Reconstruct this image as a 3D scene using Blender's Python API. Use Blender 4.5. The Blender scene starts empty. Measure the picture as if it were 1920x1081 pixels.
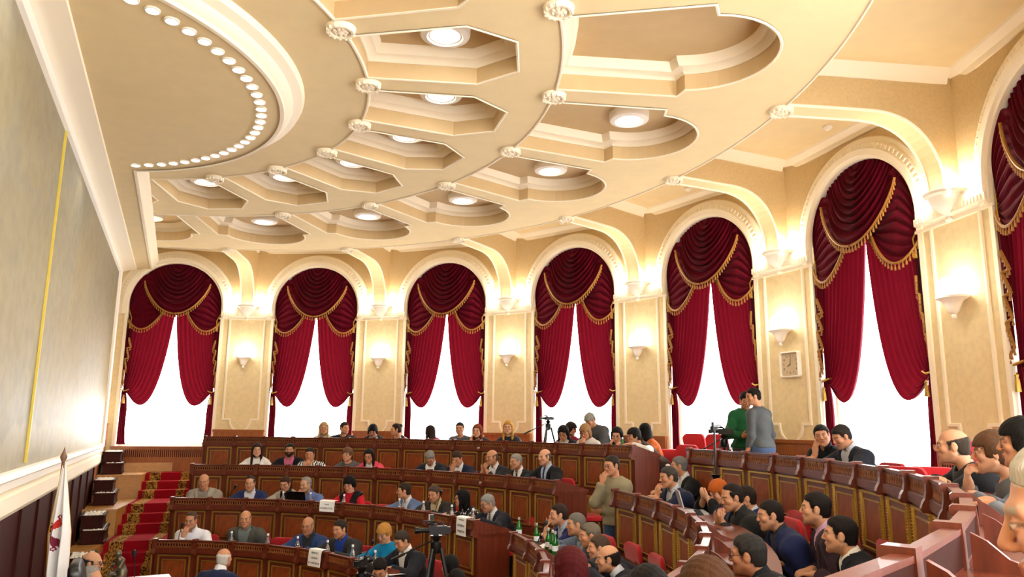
import bpy, bmesh, math, random
import numpy as np
from mathutils import Vector, Matrix
random.seed(7)
PI = math.pi
S = 0.78            # hall units to metres
Z0 = -7.8           # main floor level in hall units
SC = bpy.context.scene
COL = SC.collection
def U(x, y, z): return Vector((x*S, y*S, (z-Z0)*S))
def R(d): return math.radians(d)
# ---------------------------------------------------------------- camera
FPX = 1395.6
CAMU = np.array([5.9128, -8.6259, -4.2670])
YAW, PITCH, ROLL = R(87.6265), R(10.3111), R(0.5785)
_f = np.array([math.cos(PITCH)*math.cos(YAW), math.cos(PITCH)*math.sin(YAW), math.sin(PITCH)])
_r = np.array([math.sin(YAW), -math.cos(YAW), 0.0]); _u = np.cross(_r, _f)
_r, _u = math.cos(ROLL)*_r + math.sin(ROLL)*_u, -math.sin(ROLL)*_r + math.cos(ROLL)*_u
cam = bpy.data.cameras.new('camera'); camo = bpy.data.objects.new('camera', cam); COL.objects.link(camo)
cam.sensor_width = 36; cam.lens = 36*FPX/1920; cam.clip_start = 0.05
camo.matrix_world = Matrix([[_r[0], _u[0], -_f[0], CAMU[0]*S], [_r[1], _u[1], -_f[1], CAMU[1]*S],
                            [_r[2], _u[2], -_f[2], (CAMU[2]-Z0)*S], [0, 0, 0, 1]])
SC.camera = camo
# ---------------------------------------------------------------- light and exposure
w = bpy.data.worlds.new('sky'); SC.world = w; w.use_nodes = True
w.node_tree.nodes['Background'].inputs[0].default_value = (1.0, 0.98, 0.95, 1)
w.node_tree.nodes['Background'].inputs[1].default_value = 12.0
SC.view_settings.view_transform = 'Standard'; SC.view_settings.look = 'None'
SC.view_settings.gamma = 1; SC.view_settings.use_curve_mapping = False
SC.view_settings.exposure = 0.24
K_CORBEL, K_SCONCE, K_COFFER, K_LED = 24.0, 8.0, 22.0, 14.0
c = SC.cycles
c.max_bounces = 7; c.diffuse_bounces = 4; c.glossy_bounces = 3; c.transmission_bounces = 6; c.transparent_max_bounces = 8
c.caustics_reflective = False; c.caustics_refractive = False; c.sample_clamp_indirect = 6; c.use_denoising = True
c.use_adaptive_sampling = True; c.adaptive_threshold = 0.02
# ---------------------------------------------------------------- helpers
def lin(h):
    h = h.lstrip('#'); v = [int(h[i:i+2], 16)/255 for i in (0, 2, 4)]
    return [x/12.92 if x <= .04045 else ((x+.055)/1.055)**2.4 for x in v]
def tag(o, label=None, cat=None, group=None, kind=None):
    if label: o['label'] = label
    if cat: o['category'] = cat
    if group: o['group'] = group
    if kind: o['kind'] = kind
    return o
def empty(name, loc=(0, 0, 0), rz=0, label=None, cat=None, group=None, kind=None):
    o = bpy.data.objects.new(name, None); COL.objects.link(o); o.location = loc; o.rotation_euler = (0, 0, rz)
    o.empty_display_size = .05
    return tag(o, label, cat, group, kind)
def link(name, me, parent=None, loc=None, rz=None):
    o = bpy.data.objects.new(name, me); COL.objects.link(o)
    if parent is not None: o.parent = parent
    if loc is not None: o.location = loc
    if rz is not None: o.rotation_euler = (0, 0, rz)
    return o
class MB:
    def __init__(s, T=None): s.v = []; s.f = []; s.m = []; s.T = T
    def add(s, vs, fs, mi=0):
        b = len(s.v)
        s.v.extend(tuple(s.T @ Vector(p)) if s.T is not None else tuple(p) for p in vs)
        s.f.extend(tuple(b+i for i in f) for f in fs); s.m.extend([mi]*len(fs)); return s
    def box(s, x0, x1, y0, y1, z0, z1, mi=0):
        return s.add([(x0,y0,z0),(x1,y0,z0),(x1,y1,z0),(x0,y1,z0),(x0,y0,z1),(x1,y0,z1),(x1,y1,z1),(x0,y1,z1)],
              [(0,3,2,1),(4,5,6,7),(0,1,5,4),(1,2,6,5),(2,3,7,6),(3,0,4,7)], mi)
    def grid(s, rows, cu=False, cv=False, mi=0):
        n, m = len(rows), len(rows[0]); fs = []
        for i in range(n if cv else n-1):
            for j in range(m if cu else m-1):
                a, b = i*m+j, i*m+(j+1) % m; c_, d = ((i+1) % n)*m+(j+1) % m, ((i+1) % n)*m+j
                fs.append((a, b, c_, d))
        return s.add([p for r_ in rows for p in r_], fs, mi)
    def lathe(s, prof, c=(0,0,0), n=20, a0=0, a1=2*PI, mi=0, sx=1, sy=1):
        full = abs(a1-a0-2*PI) < 1e-6; k = n if full else n+1
        rows = [[(c[0]+r*sx*math.cos(a0+(a1-a0)*j/n), c[1]+r*sy*math.sin(a0+(a1-a0)*j/n), c[2]+z) for j in range(k)] for r, z in prof]
        return s.grid(rows, cu=full, mi=mi)
    def tube(s, pts, r, n=8, mi=0, closed=False):
        pts = [Vector(p) for p in pts]; rows = []; m = len(pts)
        rr = r if isinstance(r, (list, tuple)) else [r]*m
        ref = Vector((0, 0, 1))
        t0 = (pts[1]-pts[0]).normalized()
        if abs(t0.dot(ref)) > .9: ref = Vector((1, 0, 0))
        for i in range(m):
            t = (pts[(i+1) % m]-pts[i-1]) if closed else (pts[min(i+1, m-1)]-pts[max(i-1, 0)])
            t.normalize(); a = t.cross(ref)
            if a.length < 1e-4: a = t.orthogonal()
            a.normalize(); b = t.cross(a).normalized(); ref = -t.cross(a).cross(t).cross(t) if False else ref
            rows.append([pts[i]+(a*math.cos(2*PI*j/n)+b*math.sin(2*PI*j/n))*rr[i] for j in range(n)])
        s.grid(rows, cu=True, cv=closed, mi=mi)
        if not closed:
            b0 = len(s.v)-m*n
            s.f.append(tuple(b0+j for j in range(n))[::-1]); s.f.append(tuple(b0+(m-1)*n+j for j in range(n))); s.m += [mi, mi]
        return s
    def sweep(s, path, prof, closed=False, mi=0, f=lambda x, z, d: (x, -d, z), cap=True):
        """path: 2-D points; prof: (offset to the left of travel, height out of the plane)."""
        n = len(path); rows = []
        for i in range(n):
            p = Vector(path[i]); a = Vector(path[i-1]) if (closed or i > 0) else None; b = Vector(path[(i+1) % n]) if (closed or i < n-1) else None
            d1 = (p-a).normalized() if a is not None else None; d2 = (b-p).normalized() if b is not None else None
            if d1 is None: d1 = d2
            if d2 is None: d2 = d1
            n1 = Vector((-d1.y, d1.x)); n2 = Vector((-d2.y, d2.x)); q = n1+n2
            q = q/max(q.dot(n1), .25) if q.length > 1e-6 else n1
            rows.append([f(p.x+q.x*o, p.y+q.y*o, d) for o, d in prof])
        s.grid(rows, cv=closed, mi=mi)
        if not closed and cap:
            b0 = len(s.v)-n*len(prof); k = len(prof)
            s.f.append(tuple(b0+j for j in range(k))); s.f.append(tuple(b0+(n-1)*k+j for j in range(k))[::-1]); s.m += [mi, mi]
        return s
    def prism(s, poly, d0, d1, f=lambda x, z, d: (x, -d, z), mi=0):
        n = len(poly); s.add([f(x, z, d0) for x, z in poly]+[f(x, z, d1) for x, z in poly],
            [tuple(range(n))[::-1], tuple(range(n, 2*n))]+[(i, (i+1) % n, n+(i+1) % n, n+i) for i in range(n)], mi); return s
    def mesh(s, name, mats, smooth=False, fix=True):
        me = bpy.data.meshes.new(name); me.from_pydata([tuple(p) for p in s.v], [], s.f)
        for m_ in (mats if isinstance(mats, (list, tuple)) else [mats]): me.materials.append(m_)
        me.polygons.foreach_set('material_index', s.m)
        if fix:
            bm = bmesh.new(); bm.from_mesh(me); bmesh.ops.recalc_face_normals(bm, faces=bm.faces); bm.to_mesh(me); bm.free()
        if smooth:
            me.polygons.foreach_set('use_smooth', [True]*len(me.polygons))
            if smooth != 'all':
                me.set_sharp_from_angle(angle=R(40))
        me.update(); return me
    def obj(s, name, mats, parent=None, smooth=False, loc=None, rz=None, fix=True):
        return link(name, s.mesh(name, mats, smooth, fix), parent, loc, rz)
def struct(o): o['kind'] = 'structure'; return o
# ---------------------------------------------------------------- materials
MATS = {}
def mat(name, col, rough=.6, metal=0, spec=.5, bump=0, bscale=40, var=0, vscale=6, emit=0, sheen=0, coat=0, stretch=(1,1,1), col2=None, trans=0, sub=0):
    if name in MATS: return MATS[name]
    m = bpy.data.materials.new(name); m.use_nodes = True; nt = m.node_tree; b = nt.nodes['Principled BSDF']; L = nt.links.new
    col = lin(col) if isinstance(col, str) else col
    b.inputs['Base Color'].default_value = (*col, 1); b.inputs['Roughness'].default_value = rough; b.inputs['Metallic'].default_value = metal
    b.inputs['Specular IOR Level'].default_value = spec; b.inputs['Coat Weight'].default_value = coat
    if sheen: b.inputs['Sheen Weight'].default_value = sheen; b.inputs['Sheen Roughness'].default_value = .4
    if emit: b.inputs['Emission Color'].default_value = (*col, 1); b.inputs['Emission Strength'].default_value = emit
    if trans: b.inputs['Transmission Weight'].default_value = trans; b.inputs['IOR'].default_value = 1.45
    if var or bump:
        tc = nt.nodes.new('ShaderNodeTexCoord'); mp = nt.nodes.new('ShaderNodeMapping'); mp.inputs['Scale'].default_value = stretch
        L(tc.outputs['Object'], mp.inputs[0])
    if var:
        n = nt.nodes.new('ShaderNodeTexNoise'); n.inputs['Scale'].default_value = vscale; n.inputs['Detail'].default_value = 5; L(mp.outputs[0], n.inputs[0])
        r_ = nt.nodes.new('ShaderNodeValToRGB'); c2 = lin(col2) if col2 else [x*(1-var) for x in col]
        r_.color_ramp.elements[0].position = .3; r_.color_ramp.elements[1].position = .7
        r_.color_ramp.elements[0].color = (*c2, 1); r_.color_ramp.elements[1].color = (*col, 1)
        L(n.outputs[0], r_.inputs[0]); L(r_.outputs[0], b.inputs['Base Color'])
    if bump:
        n = nt.nodes.new('ShaderNodeTexNoise'); n.inputs['Scale'].default_value = bscale; n.inputs['Detail'].default_value = 4; L(mp.outputs[0], n.inputs[0])
        bp = nt.nodes.new('ShaderNodeBump'); bp.inputs['Strength'].default_value = bump; bp.inputs['Distance'].default_value = .01
        L(n.outputs[0], bp.inputs['Height']); L(bp.outputs[0], b.inputs['Normal'])
    MATS[name] = m; return m
def emis(name, col, k):
    if name in MATS: return MATS[name]
    m = bpy.data.materials.new(name); m.use_nodes = True; nt = m.node_tree; nt.nodes.clear()
    e = nt.nodes.new('ShaderNodeEmission'); o = nt.nodes.new('ShaderNodeOutputMaterial'); e.inputs[0].default_value = (*lin(col), 1); e.inputs[1].default_value = k
    nt.links.new(e.outputs[0], o.inputs[0]); MATS[name] = m; return m
def velvet(name, col, tr):
    m = mat(name, col, rough=.9, spec=.08, sheen=.06, var=.35, vscale=3, bump=.25, bscale=25, stretch=(3,3,.6))
    nt = m.node_tree; b = nt.nodes['Principled BSDF']; o = nt.nodes['Material Output']
    t = nt.nodes.new('ShaderNodeBsdfTranslucent'); t.inputs[0].default_value = (.75, .02, .05, 1); mx = nt.nodes.new('ShaderNodeMixShader'); mx.inputs[0].default_value = tr
    nt.links.new(b.outputs[0], mx.inputs[1]); nt.links.new(t.outputs[0], mx.inputs[2]); nt.links.new(mx.outputs[0], o.inputs[0]); return m
def glass(name, col=(1, 1, 1), rough=0):
    m = bpy.data.materials.new(name); m.use_nodes = True; nt = m.node_tree; nt.nodes.clear(); N = nt.nodes.new
    o = N('ShaderNodeOutputMaterial'); t = N('ShaderNodeBsdfTransparent'); t.inputs[0].default_value = (*col, 1)
    g = N('ShaderNodeBsdfGlossy'); g.inputs['Roughness'].default_value = .03; lw = N('ShaderNodeLayerWeight'); lw.inputs[0].default_value = .5; pw = N('ShaderNodeMath'); pw.operation = 'POWER'; pw.inputs[1].default_value = 5; nt.links.new(lw.outputs['Facing'], pw.inputs[0]); f = N('ShaderNodeMath'); f.operation = 'MULTIPLY_ADD'; f.inputs[1].default_value = .9; f.inputs[2].default_value = .04; nt.links.new(pw.outputs[0], f.inputs[0])
    mx = N('ShaderNodeMixShader'); L = nt.links.new; L(f.outputs[0], mx.inputs[0]); L(t.outputs[0], mx.inputs[1]); L(g.outputs[0], mx.inputs[2]); L(mx.outputs[0], o.inputs[0])
    MATS[name] = m; return m
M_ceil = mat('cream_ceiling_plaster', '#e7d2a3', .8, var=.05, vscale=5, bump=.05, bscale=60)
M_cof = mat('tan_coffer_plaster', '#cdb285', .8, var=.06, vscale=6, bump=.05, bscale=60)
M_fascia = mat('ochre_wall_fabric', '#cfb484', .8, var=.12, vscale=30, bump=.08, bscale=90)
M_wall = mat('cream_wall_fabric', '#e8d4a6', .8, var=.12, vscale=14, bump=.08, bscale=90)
M_trim = mat('ivory_plaster', '#f3e8d0', .6)
M_white = mat('white_plaster', '#f6f1e6', .55)
M_wood = mat('dark_mahogany', '#6b2c17', .42, spec=.35, var=.45, vscale=5, stretch=(7, 7, .8), coat=.08, bump=.04, bscale=30)
M_lattice = mat('lattice_wood', '#9a5a30', .45, var=.3, vscale=20)
M_panel = mat('burl_mahogany', '#8f451f', .4, spec=.35, var=.5, vscale=7, stretch=(3, 3, 1), coat=.1)
M_dark = mat('dark_stage_wood', '#3a1109', .6, spec=.12, var=.4, vscale=4, stretch=(6, 6, .6))
M_oak = mat('honey_oak', '#c08a45', .35, var=.3, vscale=6, stretch=(2, 2, 14), coat=.2)
M_oakfloor = mat('oak_parquet', '#b98343', .3, var=.3, vscale=5, stretch=(1, 7, 1), coat=.3)
M_medwood = mat('reddish_wood', '#a05a2a', .4, var=.35, vscale=5, stretch=(6, 6, .7), coat=.2)
M_gold = mat('gilt', '#c09a48', .35, metal=.75, var=.25, vscale=60)
M_fringe = mat('gold_fringe', '#b07a2e', .6, var=.5, vscale=90)
M_velvet = velvet('crimson_velvet', '#53041a', .028)
M_velvet2 = velvet('crimson_swag_velvet', '#58041a', .024)
M_glass = glass('window_glass')
M_chair = mat('red_chair_fabric', '#b3101f', .85, bump=.1, bscale=200, sheen=.2)
M_black = mat('black_plastic', '#0c0c0d', .45)
M_metal = mat('dark_metal', '#1a1a1c', .35, metal=.6)
M_chrome = mat('chrome', '#c8c8c8', .2, metal=1)
M_paper = mat('white_paper', '#f4f4f2', .8)
M_ink = mat('grey_ink', '#6b6a70', .8)
M_pebble = mat('white_pebbles', '#efe9dc', .7, var=.2, vscale=30)
M_lampglass = emis('lamp_glow', '#fff6e6', 14)
M_led = emis('led_glow', '#ffffff', 20)
M_coflight = emis('ceiling_lamp_glow', '#fffaf0', 12)
# ---------------------------------------------------------------- hall geometry (hall units)
A0, D = 75.279, 17.6734              # spoke angle of k=0, bay angle
def spoke(k): return R(A0-k*D)
DW, DP, W1, W2 = 12.385, 12.428, 1.245, .684
HW, ZSP, ZSILL, ZTOP = 1.185, -1.135, -4.95, .46
NA = R(21.5)
Nv = Vector((math.cos(NA), math.sin(NA), 0)); Tv = Vector((-math.sin(NA), math.cos(NA), 0))
def NT(n, t, z): p = Nv*n+Tv*t; return U(p.x, p.y, z)
BAYS = list(range(10))               # bay i centre: k = i-1.5
def frame(a, dist, zu=Z0):           # local frame on a facet: x right, y outwards, z up, in metres
    return (math.cos(a)*dist*S, math.sin(a)*dist*S, (zu-Z0)*S), a-PI/2
zz = lambda z: (z-Z0)*S
def arch(hw, zs, n=28, a0=0, a1=PI): # from right to left over the top
    return [(hw*math.cos(a0+(a1-a0)*i/n), zs+hw*math.sin(a0+(a1-a0)*i/n)) for i in range(n+1)]
FLOOR = {'A': -5.87, 'B': -6.43, 'C': -7.0, 'D': -7.56}
RAIL = {'A': (9.68, -4.63), 'B': (8.04, -5.20), 'C': (6.49, -5.76), 'D': (4.92, -6.32)}
OX, OY = .197, .343                  # centre of the desk arcs
# ---- floors
def ring_slab(r0, r1, z0, z1, a0, a1, n, mi=0, m=None, cx=OX, cy=OY):
    m = m or MB(); rows = []
    for i in range(n+1):
        a = R(a0+(a1-a0)*i/n); c_, s_ = math.cos(a), math.sin(a)
        rows.append([U(cx+r*c_, cy+r*s_, z) for r, z in ((r0, z0), (r0, z1), (r1, z1), (r1, z0))])
    m.grid(rows, cu=True, mi=mi); b = len(m.v)-4*(n+1)
    m.f += [(b, b+1, b+2, b+3), (b+4*n+3, b+4*n+2, b+4*n+1, b+4*n)]; m.m += [mi, mi]; return m
m = MB(); hull = [NT(.5, t, Z0) for t in (12.6, -12.6)]
rim = [U(12.6*math.cos(R(a)), 12.6*math.sin(R(a)), Z0) for a in np.linspace(-66, 109, 40)]
m.add([*hull, *rim], [tuple(range(2+len(rim)))]); struct(m.obj('floor', M_oakfloor))
m = MB()
for r_, (rr, zr) in RAIL.items():
    nxt = {'A': 12.40, 'B': 9.50, 'C': 7.86, 'D': 6.31}[r_]
    ring_slab(rr+.02, nxt, Z0+.01, FLOOR[r_], -60, 95, 60, m=m)            # tier
    pl = zr-.96
    ring_slab(rr-.14, rr+.02, Z0+.01, pl-.03, -60, 95, 60, m=m)            # oak plinth under the desks
    ring_slab(rr-.17, rr+.02, pl-.05, pl, -60, 95, 60, m=m)                # nosing
ring_slab(11.25, 12.34, Z0+.02, -5.57, -60, 91, 60, m=m)                   # low step along the windows
o = struct(m.obj('trim_1', M_oak))
# ---- window walls
def wall_facets():
    wm, tm = MB(), MB()
    for i in BAYS:
        a = spoke(i-1.5); (lx, ly, _), rz = frame(a, DW); T = Matrix.Translation((lx, ly, 0)) @ Matrix.Rotation(rz, 4, 'Z'); wm.T = T
        zb, zt = zz(Z0), zz(.62); hw, w1 = HW*S, W1*S
        ar = [(x*S, zz(z)) for x, z in arch(HW, ZSP)]
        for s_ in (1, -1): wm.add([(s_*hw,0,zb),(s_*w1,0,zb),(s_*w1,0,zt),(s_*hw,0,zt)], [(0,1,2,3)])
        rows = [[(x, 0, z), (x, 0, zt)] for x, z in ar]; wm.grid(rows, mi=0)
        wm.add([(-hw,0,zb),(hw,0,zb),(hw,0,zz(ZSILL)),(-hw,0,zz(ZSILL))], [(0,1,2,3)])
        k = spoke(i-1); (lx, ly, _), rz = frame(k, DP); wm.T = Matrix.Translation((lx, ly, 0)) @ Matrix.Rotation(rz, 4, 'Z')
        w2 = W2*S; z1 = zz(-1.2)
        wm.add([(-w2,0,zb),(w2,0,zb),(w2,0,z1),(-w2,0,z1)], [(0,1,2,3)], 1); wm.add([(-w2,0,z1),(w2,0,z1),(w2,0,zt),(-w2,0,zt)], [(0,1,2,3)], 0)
    a = spoke(-2); (lx, ly, _), rz = frame(a, DP); wm.T = Matrix.Translation((lx, ly, 0)) @ Matrix.Rotation(rz, 4, 'Z')
    wm.add([(-.2*S,0,zz(Z0)),(W2*S,0,zz(Z0)),(W2*S,0,zz(.62)),(-.2*S,0,zz(.62))], [(0,1,2,3)], 1)
    return wm.obj('wall_windows', [M_fascia, M_wall])
struct(wall_facets())
def window(i):
    a = spoke(i-1.5); loc, rz = frame(a, DW); loc = (loc[0], loc[1], 0)
    e = struct(empty('window_%d' % (i+1), loc, rz))
    f = lambda x, z, d: (x*S, -d*S, zz(z))
    # reveal
    out = [(HW, ZSILL)]+arch(HW, ZSP)+[(-HW, ZSILL)]
    m = MB(); m.grid([[f(x, z, .0), f(x, z, -.42)] for x, z in out]); m.box(-HW*S, HW*S, 0, .42*S, zz(ZSILL)-.03, zz(ZSILL))
    m.obj('window_reveal', M_white, e, smooth=True)
    m = MB(); m.sweep(out, [(0, -.42), (0, -.30), (.07, -.30), (.07, -.42)], f=f)
    m.sweep([(-HW, ZSILL+.04), (HW, ZSILL+.04)], [(-.04, -.42), (.05, -.42), (.05, -.3), (-.04, -.3)], f=f); m.obj('window_frame', M_white, e)
    n = len(out); m = MB(); m.add([f(x, z, -.38) for x, z in out], [tuple(range(n))]); m.obj('window_pane', M_glass, e)
    # archivolt: moulded band round the arch and down to the cornice
    ao = arch(HW, ZSP, 36)
    m = MB(); prof = [(0, -.02), (0, .05), (-.04, .06), (-.05, .10), (-.15, .11), (-.16, .08), (-.25, .07), (-.27, .03), (-.34, .03), (-.36, .0), (-.36, -.05)]
    # travel right to left over the top: left of travel is inwards, so offsets are negative outwards
    path = [(HW, -1.43)]+ao+[(-HW, -1.43)]
    m.sweep(path, prof, f=f)
    for q in range(46):                                               # egg and dart beads
        t = PI*(q+.5)/46; rr = HW+.205; cx, cz = rr*math.cos(t), ZSP+rr*math.sin(t)
        m.sweep([(cx-.035*math.cos(t), cz-.035*math.sin(t)), (cx+.035*math.cos(t), cz+.035*math.sin(t))], [(-.022, .06), (-.013, .09), (.013, .09), (.022, .06)], f=f)
    m.obj('archivolt', M_trim, e, smooth=True)
    m = MB()
    for s_ in (1, -1):                                                # flat jamb casing
        m.box(*sorted((s_*HW*S, s_*(HW+.08)*S)), -.035*S, .0, zz(ZSILL), zz(-1.43))
    m.obj('jamb_casing', M_trim, e)
    # radiator cover under the sill
    zt = ZSILL+.01; m = MB(); m.box(-1.22*S, 1.22*S, -.16*S, 0, zz(-5.9), zz(zt)-.03); m.box(-1.24*S, 1.24*S, -.19*S, 0, zz(zt)-.03, zz(zt), 0)
    for q in range(44):
        x = (-1.08+2.16*q/43)*S; m.box(x-.008, x+.008, -.165*S, -.15*S, zz(-5.22), zz(-5.03), 1)
    m.obj('radiator_cover', [M_medwood, M_dark], e)
    return e
for i in BAYS: window(i)
def pilaster(k):
    a = spoke(k); loc, rz = frame(a, DP); e = struct(empty('trim_%d' % (k+4), (loc[0], loc[1], 0), rz)); f = lambda x, z, d: (x*S, -d*S, zz(z))
    m = MB()                                                          # entablature band between the arches
    prof = [(0, -.08), (0, .05), (.04, .07), (.06, .11), (.16, .11), (.17, .08), (.25, .08), (.27, .05), (.3, .05), (.3, -.08)]
    m.sweep([(-.70, -1.43), (.70, -1.43)], prof, f=f)
    for q in range(22):
        x = -.62+1.24*q/21; m.sweep([(x, -1.35), (x, -1.28)], [(-.02, .1), (-.012, .118), (.012, .118), (.02, .1)], f=f)
    m.box(-.76*S, .76*S, -.06*S, .05*S, zz(-1.465), zz(-1.425)); m.obj('entablature', M_trim, e)
    w, zb = .47, -4.22
    path = [(w, -1.43), (w, zb), (.27, zb)]+[(.27*math.cos(t)-.0, zb-.02-.30*math.sin(t)) for t in np.linspace(.25, PI-.25, 9)]+[(-.27, zb), (-w, zb), (-w, -1.43)]
    m = MB(); m.sweep(path, [(-.025, 0), (-.02, .03), (.02, .03), (.025, 0)], f=f); m.obj('panel_moulding', M_trim, e)
    m = MB(); m.box(-.66*S, .66*S, -.10*S, 0, zz(-5.9), zz(-4.55)); m.box(-.68*S, .68*S, -.13*S, 0, zz(-4.55), zz(-4.49))
    for q in range(24):
        x = (-.55+1.1*q/23)*S; m.box(x-.006, x+.006, -.106*S, -.09*S, zz(-5.2), zz(-4.75), 1)
    m.obj('dado', [M_medwood, M_dark], e)
for k in range(-1, 8): pilaster(k)
# ---- beams from the ceiling disc down to each pilaster
def beams():
    m = MB(); mt = MB()
    for k in range(-2, 9):
        a = spoke(k); c_, s_ = math.cos(a), math.sin(a); hw = .17
        prof = [(9.98, 0), (11.1, 0)]+[(11.1+1.10*math.sin(t)**.9, -1.06*(1-math.cos(t))**1.15) for t in np.linspace(.1, PI/2, 14)]
        f = lambda r, x, z: U(r*c_+x*s_, r*s_-x*c_, z)
        poly = prof+[(12.45, -1.06), (12.45, .64), (9.98, .64)]
        n = len(poly)
        m.add([f(r, -hw, z) for r, z in poly]+[f(r, hw, z) for r, z in poly], [tuple(range(n))[::-1], tuple(range(n, 2*n))]+[(i, (i+1) % n, n+(i+1) % n, n+i) for i in range(n)], 0)
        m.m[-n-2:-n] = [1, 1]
        for s2 in (-1, 1):                                            # bead along the lower edges
            mt.tube([f(r, s2*hw, z) for r, z in prof], .022*S, 6)
            # cornice along the beam side, and down the inner corner
            mt.sweep([(10.0, .62), (12.36, .62)], [(0, 0), (-.17, 0), (-.17, .03), (-.10, .05), (-.03, .15), (0, .17)], f=lambda r, z, d, s2=s2: f(r, s2*(hw+d), z))
    struct(m.obj('ceiling_beams', [M_ceil, M_fascia])); struct(mt.obj('trim_20', M_trim, smooth=True))
    m = MB()
    for i in BAYS:
        a = spoke(i-1.5); (lx, ly, _), rz = frame(a, DW); m.T = Matrix.Translation((lx, ly, 0)) @ Matrix.Rotation(rz, 4, 'Z')
        m.sweep([(-1.75, .62), (1.75, .62)], [(0, 0), (-.17, 0), (-.17, .03), (-.10, .05), (-.03, .15), (0, .17)], f=lambda x, z, d: (x*S, -d*S, zz(z)))
    struct(m.obj('trim_21', M_trim))
beams()
# ---- ceiling: disc with coffers, recess over the windows
def bayP(r, fr, i, z=0):                                              # i: bay index, fr: 0 at left spoke .. 1
    a = R(A0-(i-2+fr)*D); return U(r*math.cos(a), r*math.sin(a), z)
def coffer_loops(i):
    l1 = [(4.43, .13), (5.81, .105), (6.32, .315), (6.32, .685), (5.81, .895), (4.43, .87)]
    l1 = l1+[(4.43, x) for x in (.68, .5, .32)]
    ac = spoke(i-1.5); bc = 8.45
    arcp = []
    for t in np.linspace(-PI/2, PI/2, 21):
        x, y = bc+.90*math.cos(t), .90*math.sin(t); r_ = math.hypot(x, y); arcp.append((r_, .5+math.degrees(math.atan2(y, x))/D))
    l2 = [(6.84, .09), (8.45, .08)]+arcp+[(8.45, .92), (6.84, .91)]+[(6.84, x) for x in (.7, .5, .3)]
    return l1, l2
def ceiling():
    m = MB(); cof = MB(); tr = MB()
    def inset(path, d):
        n = len(path); out = []
        for j in range(n):
            p = Vector(path[j][:2]); a = Vector(path[j-1][:2]); b = Vector(path[(j+1) % n][:2]); d1 = (p-a).normalized(); d2 = (b-p).normalized()
            n1 = Vector((-d1.y, d1.x)); n2 = Vector((-d2.y, d2.x)); q = n1+n2; q = q/max(q.dot(n1), .35); out.append((p.x+q.x*d, p.y+q.y*d))
        return out
    for i in BAYS:
        outer = [bayP(4.2, x, i) for x in np.linspace(0, 1, 9)]+[bayP(10, x, i) for x in np.linspace(1, 0, 13)]
        l1, l2 = coffer_loops(i)
        loops = [outer]
        for lp in (l1, l2):
            p3 = [bayP(r_, fr, i) for r_, fr in lp]
            # fr grows clockwise; orient counter-clockwise so that left of travel points inwards
            p2 = [(p.x, p.y) for p in p3]
            ar = sum(p2[j-1][0]*p2[j][1]-p2[j][0]*p2[j-1][1] for j in range(len(p2)))
            if ar < 0: p2 = p2[::-1]
            loops.append([Vector((x, y, zz(0))) for x, y in p2])
            f = lambda x, y, d: (x, y, zz(0)+d*S)
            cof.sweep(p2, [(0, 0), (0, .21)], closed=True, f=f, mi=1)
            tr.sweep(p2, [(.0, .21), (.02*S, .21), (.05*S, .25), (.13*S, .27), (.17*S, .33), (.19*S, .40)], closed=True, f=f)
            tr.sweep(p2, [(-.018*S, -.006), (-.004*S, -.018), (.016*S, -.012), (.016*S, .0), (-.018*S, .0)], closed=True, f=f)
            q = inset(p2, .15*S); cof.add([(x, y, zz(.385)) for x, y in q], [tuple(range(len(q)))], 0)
        bm = bmesh.new(); es = []
        for lp in loops:
            vs = [bm.verts.new(p) for p in lp]; es += [bm.edges.new((vs[j-1], vs[j])) for j in range(len(vs))]
        bmesh.ops.triangle_fill(bm, use_beauty=True, use_dissolve=False, edges=es)
        bm.verts.index_update(); m.add([v.co.copy() for v in bm.verts], [tuple(v.index for v in f.verts) for f in bm.faces]); bm.free()
        # outer fascia and recess ceiling
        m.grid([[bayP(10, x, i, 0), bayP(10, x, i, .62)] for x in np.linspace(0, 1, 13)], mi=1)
        m.grid([[bayP(9.99, x, i, .62), bayP(12.7, x, i, .62)] for x in np.linspace(0, 1, 13)], mi=2)
        tr.tube([bayP(10, x, i, 0) for x in np.linspace(0, 1, 13)], .02*S, 6)
        tr.tube([bayP(4.43, x, i, 0) for x in np.linspace(0, 1, 9)], .022*S, 6); tr.tube([bayP(6.84, x, i, 0) for x in np.linspace(0, 1, 9)], .022*S, 6)
    # middle of the disc
    cs = [U(0, 0, 0)]+[bayP(4.2, q/8, i) for i in BAYS for q in range(8)]+[bayP(4.2, 1, 9)]
    m.add(cs, [(0, j, j+1) for j in range(1, 81)])
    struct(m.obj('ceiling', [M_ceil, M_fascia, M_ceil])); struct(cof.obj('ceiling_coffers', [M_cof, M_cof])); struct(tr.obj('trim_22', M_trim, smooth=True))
ceiling()
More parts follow.
